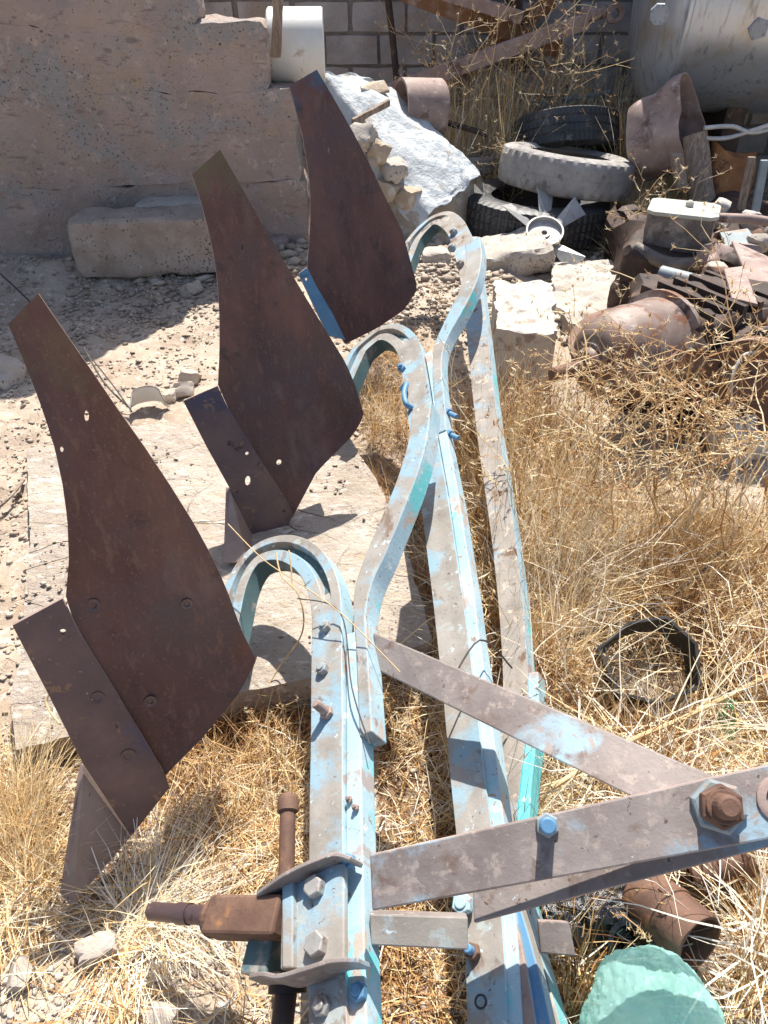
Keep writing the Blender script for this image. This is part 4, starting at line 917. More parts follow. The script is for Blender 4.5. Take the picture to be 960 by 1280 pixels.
# orange rusted curved sheet
mb = MB(); vs = []; c = PD(935, 235, 4.75)
for i in range(13):
    th = R(100 + 15*i); 
    for j in range(7):
        h = -.17 + .34*j/6; r = .26 - .10*j/6*-1*0
        v = c + Vector((math.cos(th)*r*1.1, -.05+math.sin(th)*-.05*0 + h*.3 - .2*math.sin(th)*.6, .05 + .0)) + Vector((0, 0, h + .05*math.cos(th*2)))
        vs.append(v + mnoise.noise_vector(v*5)*.03)
fs = [(i*7+j, i*7+j+1, (i+1)*7+j+1, (i+1)*7+j) for i in range(12) for j in range(6)]
k = len(vs); vs += [v + Vector((0, .008, 0)) for v in vs]; fs += [tuple(q+k for q in f)[::-1] for f in fs]
mb.add(vs, fs); mb.build('rusted_sheet', MT['rustorange'], smooth=True, label='curled orange rusted metal sheet behind the stakes at the right edge', cat='metal sheet')

# ================================================================== ENGINE AND GEARBOX
root = thing('engine', 'greasy old engine with a pale rocker cover among the weeds', 'engine', P(850, 420, 0))
ea = Vector((.92, -.38, 0)).normalized(); eb = Vector((.38, .92, 0)).normalized(); ez = Vector((0, 0, 1))
ec = PD(855, 262, 3.75)     # top of the cover
mb = MB()
rough_box(mb, ec + Vector((0, 0, -.085)), ea*.155, eb*.12, ez*.085, (14, 10, 6), .012, 5, seed=2); mb.build('rocker_cover', MT['grease'], root, smooth=True)
mb = MB(); lid = [(-.165, -.10), (-.13, -.13), (.13, -.13), (.165, -.10), (.165, .10), (.13, .13), (-.14, .125), (-.165, .10)]
prism(mb, [ec + ea*a + eb*b + ez*.012 for a, b in lid], ez*-.02); lathe(mb, [(0, .02), (.02, .018), (.03, .008)], ec + ea*.02 + eb*.02 + ez*.012, ez, 14)
mb.build('cover_lid', MT['lid'] if 'lid' in MT else MT['alu'], root, bevel=.006)
mb = MB(); rough_box(mb, ec + Vector((0, 0, -.32)) + ea*.03, ea*.26, eb*.2, ez*.17, (14, 12, 10), .035, 4, seed=5)
rough_box(mb, ec + Vector((0, 0, -.50)) + ea*.10, ea*.34, eb*.22, ez*.18, (16, 12, 8), .04, 4, seed=8); mb.build('block', MT['darkrust'], root, smooth=True)
mb = MB(); tube(mb, catmull([ec + ea*-.18 + eb*-.16 + ez*-.16, ec + ea*.0 + eb*-.2 + ez*-.20, ec + ea*.22 + eb*-.18 + ez*-.17], 5), .032, 14)
tube(mb, catmull([ec + ea*.10 + eb*-.22 + ez*-.30, ec + ea*.22 + eb*-.28 + ez*-.36, ec + ea*.30 + eb*-.30 + ez*-.5], 5), .045, 14)
lathe(mb, [(-.05, .07), (.05, .07), (.055, .05)], ec + ea*.20 + eb*-.20 + ez*-.28, eb, 20); mb.build('manifold', MT['grease'], root, smooth=True)
mb = MB(); tube(mb, catmull([ec + ea*.16 + ez*-.02, ec + ea*.40 + eb*.02 + ez*-.02, ec + ea*.80 + eb*.05 + ez*-.09], 6), .022, 12); mb.build('lever', MT['rustpink'], root, smooth=True)

root = thing('gearbox', 'dusty bell-shaped gearbox with a protruding shaft half hidden by weeds', 'gearbox', P(790, 560, 0))
gc = PD(752, 452, 2.52); ga = (PD(700, 458, 2.60) - gc).normalized(); ga = Vector((-.86, -.50, .03)).normalized()
mb = MB(); lathe(mb, [(.085, .0), (.085, .055), (.075, .063), (.060, .066), (.058, .080), (.050, .086), (.047, .108), (.030, .130), (.0, .155), (-.04, .172), (-.08, .180), (-.12, .184), (-.13, .186), (-.15, .186), (-.16, .182), (-.28, .19), (-.29, .215), (-.31, .215), (-.32, .19)], gc, ga, 48, 0)
mb.build('bell_housing', MT['grease2'] if 'grease2' in MT else MT['rustpink'], root, smooth=True)
mb = MB(); lathe(mb, [(.06, .045), (.10, .045), (.102, .028), (.235, .027), (.24, .022)], gc, ga, 24); mb.build('shaft', MT['rust'], root, smooth=True)
mb = MB(); gs = ga.cross(ez).normalized(); rough_box(mb, gc - ga*.52 + Vector((0, 0, -.04)), ga*.22, gs*.20, ez*.20, (16, 14, 14), .03, 5, seed=3)
for k_ in range(5): box(mb, gc - ga*(.34+.09*k_) + ez*.155, ga*.012, gs*.17, ez*.03)
lathe(mb, [(-.03, .13), (.0, .14), (.02, .14), (.03, .10), (.06, .095), (.06, .04), (.10, .035)], gc - ga*.52 - gs*.21 + Vector((0, 0, -.02)), -gs, 30); mb.build('casing', MT['darkrust'], root, smooth=True)
mb = MB(); lathe(mb, [(-.02, .20), (.0, .205), (.012, .205), (.012, .16), (-.02, .15)], gc - ga*.06 + Vector((.04, .04, .05)), Vector((-.2, -.2, 1)), 36, 0, closed=True); mb.build('flange_ring', MT['rust'], root, smooth=True)
# rusted trough with rounded grey rim in front of the engine
root = thing('rusted_trough', 'rusted sheet-metal trough with a rounded grey rim right of the gearbox', 'trough', P(900, 560, 0))
a, b = PD(826, 342, 3.12), PD(975, 398, 2.75); mid = a.lerp(b, .5); mb = MB()
tube(mb, catmull([a, mid + Vector((0, 0, .02)), b], 8), .034, 16); mb.build('rim', MT['greypaint'], root, smooth=True)
mb = MB(); d = (b-a); vs = []
for i in range(15):
    p = a + d*(i/14)
    for j in range(10):
        t = j/9; v = p + Vector((-.02, -.03 + .10*t, -.42*t)) + Vector((0, -.07*math.sin(math.pi*t), 0)); vs.append(v + mnoise.noise_vector(v*6)*.025)
fs = [(i*10+j, i*10+j+1, (i+1)*10+j+1, (i+1)*10+j) for i in range(14) for j in range(9)]; k = len(vs); vs += [v + Vector((.002, .012, 0)) for v in vs]; fs += [tuple(q+k for q in f)[::-1] for f in fs]
mb.add(vs, fs); mb.build('side', MT['rustorange'], root, smooth=True)
# wheel drum
mb = MB(); dc = PD(930, 485, 2.48); dax = Vector((-.35, -.85, .25)).normalized()
lathe(mb, [(.06, .0), (.06, .06), (.03, .065), (.02, .13), (.05, .17), (.05, .185), (-.08, .19), (-.10, .17)], dc, dax, 40); mb.build('brake_drum', MT['rust'], smooth=True, label='round rusty brake drum standing in the weeds behind the hanging wire', cat='brake drum')
mb = MB(); cc_ = Vector((1.40, 2.86, .21))
rough_box(mb, cc_ + Vector((.02, .0, .0)), Vector((.40, -.04, 0)), Vector((.02, .17, 0)), Vector((0, 0, .27)), (24, 12, 18), .035, 4, seed=6)
rough_box(mb, cc_ + Vector((-.18, -.17, -.06)), Vector((.12, 0, 0)), Vector((0, .07, 0)), Vector((0, 0, .13)), (10, 6, 10), .02, 6, seed=16)
lathe(mb, [(-.05, .13), (.02, .13), (.03, .10), (.06, .095), (.065, .05), (.10, .045)], cc_ + Vector((.06, -.17, .02)), Vector((-.1, -1, .15)), 28)
for k_ in range(8): lathe(mb, [(0, .014), (.018, .012)], cc_ + Vector((.06 + .115*math.cos(k_*.785), -.19, .02 + .115*math.sin(k_*.785))), Vector((-.1, -1, .15)), 6)
for k_ in range(6): box(mb, cc_ + Vector((-.30 + .12*k_, -.03, .245)), Vector((.006, 0, 0)), Vector((0, .13, 0)), Vector((0, 0, .025)))
tube(mb, catmull([cc_ + Vector(a) for a in ((-.34, -.10, .10), (-.20, -.24, .14), (.05, -.26, .22), (.30, -.22, .18))], 6), .022, 12)
mb.build('axle_casting', MT['darkrust'], smooth=True, label='big dark greasy casting with ribs and a round bolted hub, right of the bell-shaped gearbox', cat='casting')
for (pts, z, D, m, lb) in (([(915, 300), (960, 320), (985, 365), (940, 358)], 0, 3.4, 'rustpink', 'pinkish flat metal panel tilted beside the engine at the right edge'),
                       ([(905, 335), (930, 332), (948, 380), (915, 372)], 0, 3.3, 'rustpink', 'smaller grey-pink metal panel in front of the tilted one'),
                       ([(900, 290), (935, 285), (950, 305), (910, 312)], 0, 3.7, 'greypaint', 'grey sheet scrap behind the tilted panels')):
    c = [PD(x, y, D - (y-300)*.008) for x, y in pts]; n = (c[1]-c[0]).cross(c[2]-c[0]).normalized(); n = n if n.z > 0 else -n
    mb = MB(); prism(mb, c, n*-.014); mb.build('scrap_sheet', MT[m], bevel=.004, label=lb, cat='sheet metal')
rr = random.Random(12)
for i in range(22):
    x = rr.uniform(890, 985); y = rr.uniform(255, 345); D = 4.3 - (y-255)*.012; p = PD(x, y, D); s = rr.uniform(.03, .07)
    if y < 300: s *= 1.1
    p.z = max(p.z, .05); rock('scrap_lump', p, (s*1.3, s, s*.6), ['rustpink', 'chalk', 'darkrust', 'concrete', 'rust'][i % 5], ['pinkish rust', 'white chalky', 'dark rusty', 'grey concrete', 'brown rusty'][i % 5] + ' lump in the jumble of scrap right of the engine', cat='scrap lump', seed=i*2.1, rot=i, amp=.5, n=2, group='lumps of scrap right of the engine')
mb = MB()
rough_box(mb, Vector((1.95, 4.25, .12)), Vector((.6, 0, 0)), Vector((0, .45, 0)), Vector((0, 0, .22)), (16, 14, 6), .09, 3, seed=7)
mb.build('scrap_heap', MT['darkrust'], smooth=True, label='low dark heap of rusted scrap under the jumble at the right', cat='scrap heap')
# hanging grey wire
mb = MB(); tube(mb, catmull([PD(x, y, D) for x, y, D in ((955, 440, 2.5), (930, 444, 2.45), (916, 470, 2.4), (914, 505, 2.35), (920, 540, 2.3), (918, 600, 2.22), (922, 650, 2.1), (910, 690, 2.0))], 6), .006, 8)
mb.build('wire', MT['wire'], smooth=True, label='pale grey wire hanging over the weeds at the right', cat='wire')

# ================================================================== NEAR LITTER
# octagonal black band
root_c = P(800, 850, .05); mb = MB(); vs = []; n8 = 7; bh = .10
rot8 = R(12); e1 = Vector((.95, -.25, .0)).normalized(); e2 = Vector((.22, .86, .48)).normalized(); en = e1.cross(e2)
for (r, h) in ((.108, 0), (.113, bh), (.104, bh), (.100, 0)):
    for k in range(n8): th = 2*math.pi*(k+.5)/n8; vs.append(root_c + e1*math.cos(th)*r*(1.05 + .16*math.sin(k*2.4)) + e2*math.sin(th)*r*(1.08 + .14*math.cos(k*1.7)) + en*(h-.01) + Vector((0, 0, .055)))
fs = [(j*n8+k, j*n8+(k+1) % n8, ((j+1) % 4)*n8+(k+1) % n8, ((j+1) % 4)*n8+k) for j in range(4) for k in range(n8)]
mb.add(vs, fs); mb.build('metal_band', MT['ringmetal'], bevel=.001, label='black bent many-sided metal band lying in the straw', cat='metal band')
# crumpled green bottle
def crumple(name, c, axis, prof, m, label, cat, amp=.15, n=32, fr=14):
    mb = MB(); lathe(mb, prof, c, axis, n, 0, wob=None); mb.v = [tuple(Vector(v) + mnoise.noise_vector(Vector(v)*fr)*amp + mnoise.noise_vector(Vector(v)*fr*2.7)*amp*.4) for v in mb.v]
    return mb.build(name, MT[m], smooth=True, label=label, cat=cat)
crumple('bottle', P(905, 945, .03), Vector((.35, .9, .1)), [(0, .012), (.02, .013), (.04, .028), (.08, .032), (.12, .030), (.15, .028), (.155, .01)], 'greenbottle', 'crumpled dark green plastic bottle in the straw at the right', 'bottle', .016, 28, 22)
# green bag
c = P(822, 1300, .13); bm = bmesh.new(); bmesh.ops.create_icosphere(bm, subdivisions=6, radius=1); vs = []
for v in bm.verts:
    q = v.co.copy(); th = math.atan2(q.y, q.x)
    rd = lambda f, o: 1 - 2*abs(mnoise.noise(Vector((q.x*f + o, q.y*f, q.z*f*.7))))
    fold = .07*mnoise.noise(q*1.4) + .03*mnoise.noise(Vector((th*2.2, q.z*2, 4))) + .020*rd(5.5, 7) + .016*rd(11, 1) + .010*rd(21, 5) - .02
    q *= 1 + fold*1.5; vs.append(c + Vector((q.x*.118, q.y*.13, q.z*.125)))
mb = MB(); bm.verts.index_update(); mb.add(vs, [[v.index for v in f.verts] for f in bm.faces]); bm.free()
mb.build('plastic_bag', MT['greenbag'], smooth=True, label='puffed mint green plastic bag at the bottom edge', cat='plastic bag')
# rusty cans
for (x0, y0, x1, y1, z, r, lb, m) in ((800, 1115, 875, 1180, .11, .058, 'rusty open pipe stub beside the green bag', 'rust'), (862, 1092, 936, 1066, .08, .044, 'narrower rusty pipe stub behind the open one under the hitch bar', 'rust')):
    a, b = P(x0, y0, z - .03), P(x1, y1, z + .02); ax2 = (b-a).normalized(); L2 = (b-a).length
    root = thing('pipe_stub', lb, 'pipe', (a.x, a.y, 0)); mb = MB()
    lathe(mb, [(0, r*.9), (.004, r), (L2*.45, r), (L2*.46, r*1.06), (L2*.52, r*1.06), (L2*.53, r), (L2-.004, r), (L2, r*.97), (L2, r*.88), (.02, r*.88), (.02, 0)], a, ax2, 36, 0, cap=False, wob=lambda th, h: 1 + .02*math.sin(3*th))
    mb.build('tube', MT[m], root, smooth=True)
    mb = MB(); box(mb, a + ax2*L2*.3 + Vector((0, 0, r*1.0)), ax2*.012, ax2.cross(ez)*.006, ez*.008); mb.build('lug', MT[m], root, bevel=.002)
# black bag and black pipe fitting
c = P(738, 1138, .05); bm = bmesh.new(); bmesh.ops.create_icosphere(bm, subdivisions=5, radius=1); vs = []
for v in bm.verts:
    q = v.co * (1 + .35*mnoise.noise(v.co*1.7) + .16*mnoise.noise(v.co*5) + .06*mnoise.noise(v.co*13)); vs.append(c + Vector((q.x*.105, q.y*.06, q.z*.05)))
mb = MB(); bm.verts.index_update(); mb.add(vs, [[v.index for v in f.verts] for f in bm.faces]); bm.free()
mb.build('black_bag', MT['blackplastic'], smooth=True, label='glossy black plastic bag scrunched on the soil under the hitch bar', cat='plastic bag')
mb = MB(); c = P(790, 1178, .07); ax3 = Vector((-.30, -.35, .6)).normalized()
lathe(mb, [(-.07, .034), (-.02, .034), (-.015, .040), (.0, .042), (.02, .042), (.02, .032), (.0, .030), (-.06, .028)], c, ax3, 30, 0, cap=False); mb.build('hose_fitting', MT['blackplastic'], smooth=True, label='black ribbed hose fitting standing between black bag and rusty stub', cat='hose fitting')
# white plastic shard
mb = MB(); c = P(186, 505, .05); vs = []
for i in range(9):
    th = R(20 + 24*i)
    for j in range(4):
        r = .075*(1-.12*j); v = c + Vector((math.cos(th)*r*1.2, math.sin(th)*r, -.03 + .028*j)); vs.append(v + mnoise.noise_vector(v*12)*.012)
fs = [(i*4+j, i*4+j+1, (i+1)*4+j+1, (i+1)*4+j) for i in range(8) for j in range(3)]; k = len(vs); vs += [v + Vector((0, 0, -.003)) + (c-v).normalized()*.003 for v in vs]; fs += [tuple(q+k for q in f)[::-1] for f in fs]
mb.add(vs, fs); mb.build('plastic_shard', MT['plastic_w'], smooth=True, label='curved broken shard of white plastic at the back edge of the slab', cat='plastic shard')
# sticks and wires on the ground
for (pts, r, m, nm, lb) in (([(-10, 640, .04), (12, 622, .05), (30, 600, .03)], .006, 'wood', 'stick', 'short grey stick on the soil at the left edge'),
        ([(215, 1170, .02), (190, 1185, .02), (130, 1220, .02)], .004, 'wood', 'stick', 'thin twig below the wheel pin'),
        ([(105, 435, .12), (130, 478, .10), (162, 510, .03)], .004, 'darkwire', 'wire', 'thin dark wire along the nearest mouldboard edge'),
        ([(112, 445, .10), (140, 480, .10), (165, 515, .03)], .003, 'darkwire', 'wire', 'second thin dark wire right of the first by the nearest mouldboard'),
        ([(0, 342, .12), (25, 365, .08), (42, 382, .03)], .005, 'darkwire', 'wire', 'dark wire lying on the shaded soil at the left edge'),
        ([(700, 800, .12), (790, 772, .10), (860, 730, .15), (900, 690, .15)], .004, 'darkwire', 'wire', 'dark bent wire crossing the straw above the black band'),
        ([(560, 860, .38), (600, 800, .40), (640, 835, .30)], .0022, 'darkwire', 'wire', 'thin black wire tied round the middle beam'),
        ([(690, 985, .13), (780, 930, .15), (860, 895, .13), (960, 845, .12)], .006, 'strawstick', 'stalk', 'long thick yellow stalk lying behind the brace'),
        ([(850, 600, .15), (880, 650, .12), (940, 730, .05)], .006, 'strawstick', 'stalk', 'broken pale stalk leaning below the gearbox'),
        ([(600, 780, .12), (650, 735, .10), (700, 690, .12)], .004, 'strawstick', 'stalk', 'slim pale stalk crossing the last beam'),
        ([(345, 690, .40), (352, 720, .38), (374, 745, .38), (378, 790, .30), (352, 830, .12), (330, 865, .06)], .002, 'strawstick', 'stalk', 'brown bent stalk hanging inside the front beam curve'),
        ([(285, 655, .40), (330, 700, .42), (380, 733, .43), (430, 770, .43), (500, 840, .40)], .0013, 'strawstick', 'stalk', 'long pale stalk draped across the front beam curve'),
        ([(366, 735, .38), (363, 700, .42), (361, 688, .43)], .002, 'strawstick', 'stalk', 'short brown stalk standing at the front beam curve'),
        ([(372, 748, .40), (425, 765, .41), (440, 860, .40), (462, 930, .38)], .0016, 'darkwire', 'wire', 'thin dark wire falling over the front beam'),
        ([(30, 800, .3), (60, 830, .34), (66, 855, .33), (58, 880, .30), (75, 905, .3)], .0022, 'strawstick', 'stalk', 'thin curly stalk clinging to the nearest share')):
    if m == 'strawstick' and m not in MT: MT[m] = mat('stalk', [(.3, (.42, .28, .13)), (.7, (.68, .52, .30))], 20, rough=.8, bump=.3)
    mb = MB(); tube(mb, catmull([P(x, y, z) for x, y, z in pts], 6), r, 7); mb.build(nm, MT[m], smooth=True, label=lb, cat=nm)

# ================================================================== GRAVEL, STRAW, WEEDS
def inpoly(x, y, poly):
    r = np.zeros(len(x), bool); n = len(poly); j = n-1
    for i in range(n):
        xi, yi = poly[i]; xj, yj = poly[j]
        c = ((yi > y) != (yj > y)) & (x < (xj-xi)*(y-yi)/(yj-yi+1e-12)+xi); r ^= c; j = i
    return r
def region(pts): return [(P(x, y, 0).x, P(x, y, 0).y) for x, y in pts]
def scatter(poly, n, clump=None, seed=0, thr=0.0):
    a = np.array(poly); lo, hi = a.min(0), a.max(0); xs_, ys_ = [], []; tot = 0
    while tot < n:
        x = rng.uniform(lo[0], hi[0], n*2); y = rng.uniform(lo[1], hi[1], n*2)
        k = inpoly(x, y, poly)
        if clump: k &= (fbm(x*clump, y*clump, 3, seed) + rng.uniform(-.35, .35, len(x))) > thr
        xs_.append(x[k]); ys_.append(y[k]); tot += k.sum()
    return np.concatenate(xs_)[:n], np.concatenate(ys_)[:n]
MASK = [(P(a, b_, 0).x, P(a, b_, 0).y, c_) for a, b_, c_ in ((850, 1160, .11), (900, 1085, .09), (820, 1260, .12), (740, 1150, .10), (790, 1180, .05), (800, 865, .15), (915, 925, .07), (830, 560, .16), (100, 1100, .05))] + [(1.28, 5.6, .36), (.99, 5.08, .5)]
MASKP = [region(p_) for p_ in ([(60, 930), (215, 960), (180, 1060), (100, 1150), (60, 1130)], [(700, 400), (1000, 400), (1000, 625), (870, 650), (770, 625), (700, 540)],
                               [(560, 300), (700, 300), (705, 480), (600, 470)])]
BL_V, BL_F, BL_T = [], [], []; BL_N = 0
def blades(x, y, length, lean, width, tint, z=None, curl=.5, K=5, az=None):
    """ribbons: lean = angle from upright at the root (radians), curl = extra bend towards the tip"""
    global BL_N
    keep = np.ones(len(x), bool)
    for (mx_, my_, mr_x) in MASK: keep &= np.hypot(x-mx_, y-my_) > mr_x
    for pl_ in MASKP: keep &= ~inpoly(x, y, pl_)
    if z is not None: z = z[keep]
    if az is not None: az = az[keep]
    x, y = x[keep], y[keep]
    n = len(x); L = rng.uniform(*length, n); az = rng.uniform(0, 2*np.pi, n) if az is None else az + rng.normal(0, 1.1, n)
    th0 = np.clip(rng.normal(lean[0], lean[1], n), 0, 1.52); cu = rng.normal(0, curl, n) + curl*.6
    wd = rng.uniform(*width, n); zz = gz(x, y) if z is None else z
    t = np.linspace(0, 1, K); pos = np.zeros((n, K, 3)); pos[:, 0] = np.stack([x, y, zz - .004], -1)
    side = np.stack([-np.sin(az), np.cos(az), np.zeros(n)], -1)
    kink = rng.normal(0, .45, (n, K))
    for k in range(1, K):
        th = np.clip(th0 + cu*t[k]**1.5, -.3, 1.75); a2 = az + np.cumsum(kink, 1)[:, k]*.5
        st = (L/(K-1))[:, None]*np.stack([np.sin(th)*np.cos(a2), np.sin(th)*np.sin(a2), np.cos(th)], -1)
        pos[:, k] = pos[:, k-1] + st
        pos[:, k, 2] = np.maximum(pos[:, k, 2], gz(pos[:, k, 0], pos[:, k, 1]) + .003)
    tw = rng.uniform(-.9, .9, n)[:, None]; side = side*np.cos(tw) + np.array([0, 0, 1.])*np.sin(tw)
    wk = np.array([1 - .85*(i/(K-1))**1.5 for i in range(K)])
    Lf = pos - side[:, None, :]*(wd[:, None]*wk[None, :]/2)[..., None]; Rt_ = pos + side[:, None, :]*(wd[:, None]*wk[None, :]/2)[..., None]
    Vv = np.stack([Lf, Rt_], 2).reshape(n*K*2, 3)
    base = (np.arange(n)*K*2)[:, None] + BL_N; q = []
    for k in range(K-1): q.append(np.stack([base[:, 0]+2*k, base[:, 0]+2*k+1, base[:, 0]+2*k+3, base[:, 0]+2*k+2], -1))
    BL_V.append(Vv); BL_F.append(np.stack(q, 1).reshape(-1)); tv = np.clip(rng.normal(tint[0], tint[1], n) + .55*fbm(x*5, y*5, 3, 77), 0, 1)
    BL_T.append(np.repeat(tv, K*2)); BL_N += len(Vv)
def flush(name, m, kind='stuff'):
    global BL_V, BL_F, BL_T, BL_N
    o = fast_mesh(name, np.concatenate(BL_V), np.concatenate(BL_F), 4, MT[m], np.concatenate(BL_T)); o['kind'] = kind
    BL_V, BL_F, BL_T, BL_N = [], [], [], 0; return o
r_right = region([(600, 530), (690, 540), (740, 640), (990, 690), (1010, 700), (1010, 1290), (700, 1290), (640, 1100), (600, 900), (560, 600)])
r_near_r = region([(470, 800), (560, 800), (640, 1000), (660, 1300), (450, 1300), (470, 1000)])
r_mid = region([(440, 460), (520, 440), (560, 560), (570, 800), (545, 800), (470, 600)])
r_left = region([(-60, 930), (90, 925), (300, 870), (390, 850), (400, 1000), (360, 1100), (390, 1300), (-60, 1300)])
r_left_shade = region([(-40, 960), (380, 870), (400, 1140), (200, 1120), (-40, 1110)])
r_back = [(-.1, 5.3), (2.4, 5.3), (2.4, 6.4), (-.1, 6.4)]
r_tyre = region([(740, 250), (820, 240), (840, 330), (770, 340)])
x, y = scatter(r_right, 11000, 3, 1, -.1); blades(x, y, (.06, .22), (1.3, .25), (.0014, .0042), (.66, .24), z=gz(x, y)+rng.uniform(0, .05, len(x)))
x, y = scatter(r_right, 8500, 4, 4, .0); blades(x, y, (.08, .26), (.6, .4), (.0012, .0034), (.58, .24), curl=.7, az=np.full(len(x), .9))
x, y = scatter(r_right, 7000, 5, 14, .15); blades(x, y, (.10, .28), (.5, .3), (.002, .0046), (.24, .14), curl=.7, az=np.full(len(x), .7))
x, y = scatter(r_right, 2200, 3, 17, 0); blades(x, y, (.2, .45), (1.2, .3), (.003, .0055), (.85, .12), z=gz(x, y)+rng.uniform(.02, .10, len(x)), curl=.3)
r_dense = region([(600, 660), (900, 670), (960, 760), (760, 830), (620, 800)])
x, y = scatter(r_dense, 5200, 4, 24, -.05); blades(x, y, (.14, .30), (.7, .25), (.0012, .0032), (.60, .16), curl=.5, az=np.full(len(x), .75))
r_b3 = region([(570, 540), (690, 540), (730, 640), (720, 900), (670, 900), (600, 700)])
x, y = scatter(r_b3, 2600, 6, 33, .05); blades(x, y, (.2, .48), (.3, .2), (.0014, .0036), (.55, .25), curl=.5)
x, y = scatter(r_near_r, 2900, 5, 2, -.05); blades(x, y, (.04, .15), (1.15, .35), (.0014, .0042), (.50, .3))
x, y = scatter(r_mid, 3800, 6, 3, -.1); blades(x, y, (.05, .20), (.8, .4), (.0014, .0036), (.5, .28))
x, y = scatter(r_left, 2700, 4, 6, .18); blades(x, y, (.05, .20), (1.3, .2), (.0014, .0042), (.60, .22), z=gz(x, y)+rng.uniform(0, .02, len(x)))
x, y = scatter(r_left_shade, 3400, 4, 8, .0); blades(x, y, (.06, .20), (1.1, .4), (.0014, .004), (.40, .25))  # straw browned here to stand in for the mouldboard's cast shadow
x, y = scatter(r_back, 10000, 2, 5, -.15); blades(x, y, (.14, .50), (.45, .3), (.003, .007), (.70, .2))
x, y = scatter([(.4, 5.6), (1.9, 5.6), (1.7, 6.3), (.4, 6.3)], 2600, 3, 41, .05); blades(x, y, (.45, .95), (.25, .18), (.004, .008), (.72, .18), curl=.4)
x, y = scatter(r_tyre, 4500); blades(x, y, (.12, .36), (.6, .35), (.002, .005), (.70, .15))
# a combed tuft sweeping right between the point and the wheel pin
x, y = scatter(region([(130, 1115), (180, 1105), (200, 1150), (150, 1170)]), 420); blades(x, y, (.18, .36), (1.2, .12), (.0014, .003), (.75, .08), curl=.25, az=np.full(len(x), .22))
x, y = scatter(region([(-20, 1000), (60, 1000), (60, 1130), (-20, 1130)]), 700); blades(x, y, (.12, .28), (.7, .25), (.0014, .003), (.70, .1), curl=.4, az=np.full(len(x), 1.2))
# scattered short straws on bare soil
x, y = scatter(region([(-60, 520), (620, 520), (1000, 700), (1000, 1300), (-60, 1300)]), 2600, 3, 9, 0); blades(x, y, (.02, .07), (1.45, .08), (.001, .0022), (.7, .2), curl=.05)
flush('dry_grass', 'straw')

# litter under the straw, with mouldboard shade painted in at left, written to the ground sheet
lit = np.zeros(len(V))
for pl_, v_ in ((r_right, .55), (r_near_r, .75), (r_mid, .5), (r_left, .30), (r_left_shade, .8), (r_back, .5), (r_b3, .6)):
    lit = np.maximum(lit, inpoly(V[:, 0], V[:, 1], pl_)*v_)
la = ground.data.attributes.new('litter_shade', 'FLOAT', 'POINT'); la.data.foreach_set('value', lit.astype(np.float32))
# gravel and small rubble
def pebbles(x, y, s, tint, sink=.35, lift=None):
    """six-vertex crushed stones"""
    n = len(x); b = np.array([[1, 0, 0], [0, 1, 0], [-1, 0, 0], [0, -1, 0], [0, 0, 1], [0, 0, -1], [.75, .7, .45], [-.7, .7, .4], [-.7, -.7, .4], [.7, -.75, .45]], float)
    v = b[None]*(1 + rng.uniform(-.5, .35, (n, 10, 1))) + rng.uniform(-.18, .18, (n, 10, 3)); v *= (s[:, None]*rng.uniform(.6, 1.3, (n, 3)))[:, None, :]; v[..., 2] *= .7
    a = rng.uniform(0, 6.28, n); c, d = np.cos(a)[:, None], np.sin(a)[:, None]
    X_, Y_ = v[..., 0]*c - v[..., 1]*d, v[..., 0]*d + v[..., 1]*c
    V_ = np.stack([X_ + x[:, None], Y_ + y[:, None], v[..., 2] + ((gz(x, y) if lift is None else lift) + s*(.5-sink))[:, None]], -1)
    tri = np.array([[0, 6, 9], [6, 4, 9], [6, 7, 4], [1, 7, 6], [0, 1, 6], [7, 2, 8], [7, 8, 4], [1, 2, 7], [2, 3, 8], [8, 3, 9], [8, 9, 4], [3, 0, 9], [0, 5, 1], [1, 5, 2], [2, 5, 3], [3, 5, 0]])
    F_ = (tri[None] + (np.arange(n)*10)[:, None, None]).reshape(-1)
    return V_.reshape(-1, 3), F_, np.repeat(np.clip(rng.normal(*tint, n), 0, 1), 10)
PV, PF, PT = [], [], []; off = 0
for poly, n, sz, tn in ((region([(-80, 350), (640, 300), (620, 560), (560, 700), (-80, 980)]), 12000, (.003, .014), (.5, .2)),
                        (region([(400, 280), (620, 280), (640, 440), (430, 450)]), 5200, (.005, .024), (.62, .2)),
                        (region([(100, 330), (330, 330), (330, 380), (60, 440)]), 1800, (.004, .022), (.42, .2)),
                        (region([(680, 300), (860, 300), (800, 430), (690, 430)]), 900, (.01, .04), (.7, .2)),
                        (region([(-80, 900), (420, 900), (420, 1300), (-80, 1300)]), 5000, (.002, .009), (.6, .2)),
                        (region([(440, 900), (980, 900), (980, 1300), (440, 1300)]), 4000, (.002, .010), (.55, .2)),
                        ([(-1.5, 4.0), (.8, 4.0), (.8, 6.3), (-1.5, 6.3)], 1600, (.01, .05), (.5, .25))):
    x, y = scatter(poly, n, 6, n, -.05); s = sz[0] + (sz[1]-sz[0])*rng.random(n)**3
    v_, f_, t_ = pebbles(x, y, s, tn); PV.append(v_); PF.append(f_ + off); PT.append(t_); off += len(v_)
for poly_, n in (([(34, 562), (120, 535), (110, 700), (90, 918), (18, 938), (26, 820)], 170), ([(120, 535), (440, 548), (470, 600), (300, 640), (150, 600)], 160), ([(440, 560), (500, 668), (541, 798), (386, 846), (380, 700)], 120)):
    x, y = scatter([(P(a_, b_, .08).x, P(a_, b_, .08).y) for a_, b_ in poly_], n, 7, n, .05); s = .002 + .008*rng.random(n)**3
    v_, f_, t_ = pebbles(x, y, s, (.5, .2), lift=np.full(n, .079)); PV.append(v_); PF.append(f_ + off); PT.append(t_); off += len(v_)
o = fast_mesh('gravel', np.concatenate(PV), np.concatenate(PF), 3, MT['gravel'], np.concatenate(PT)); o['kind'] = 'stuff'

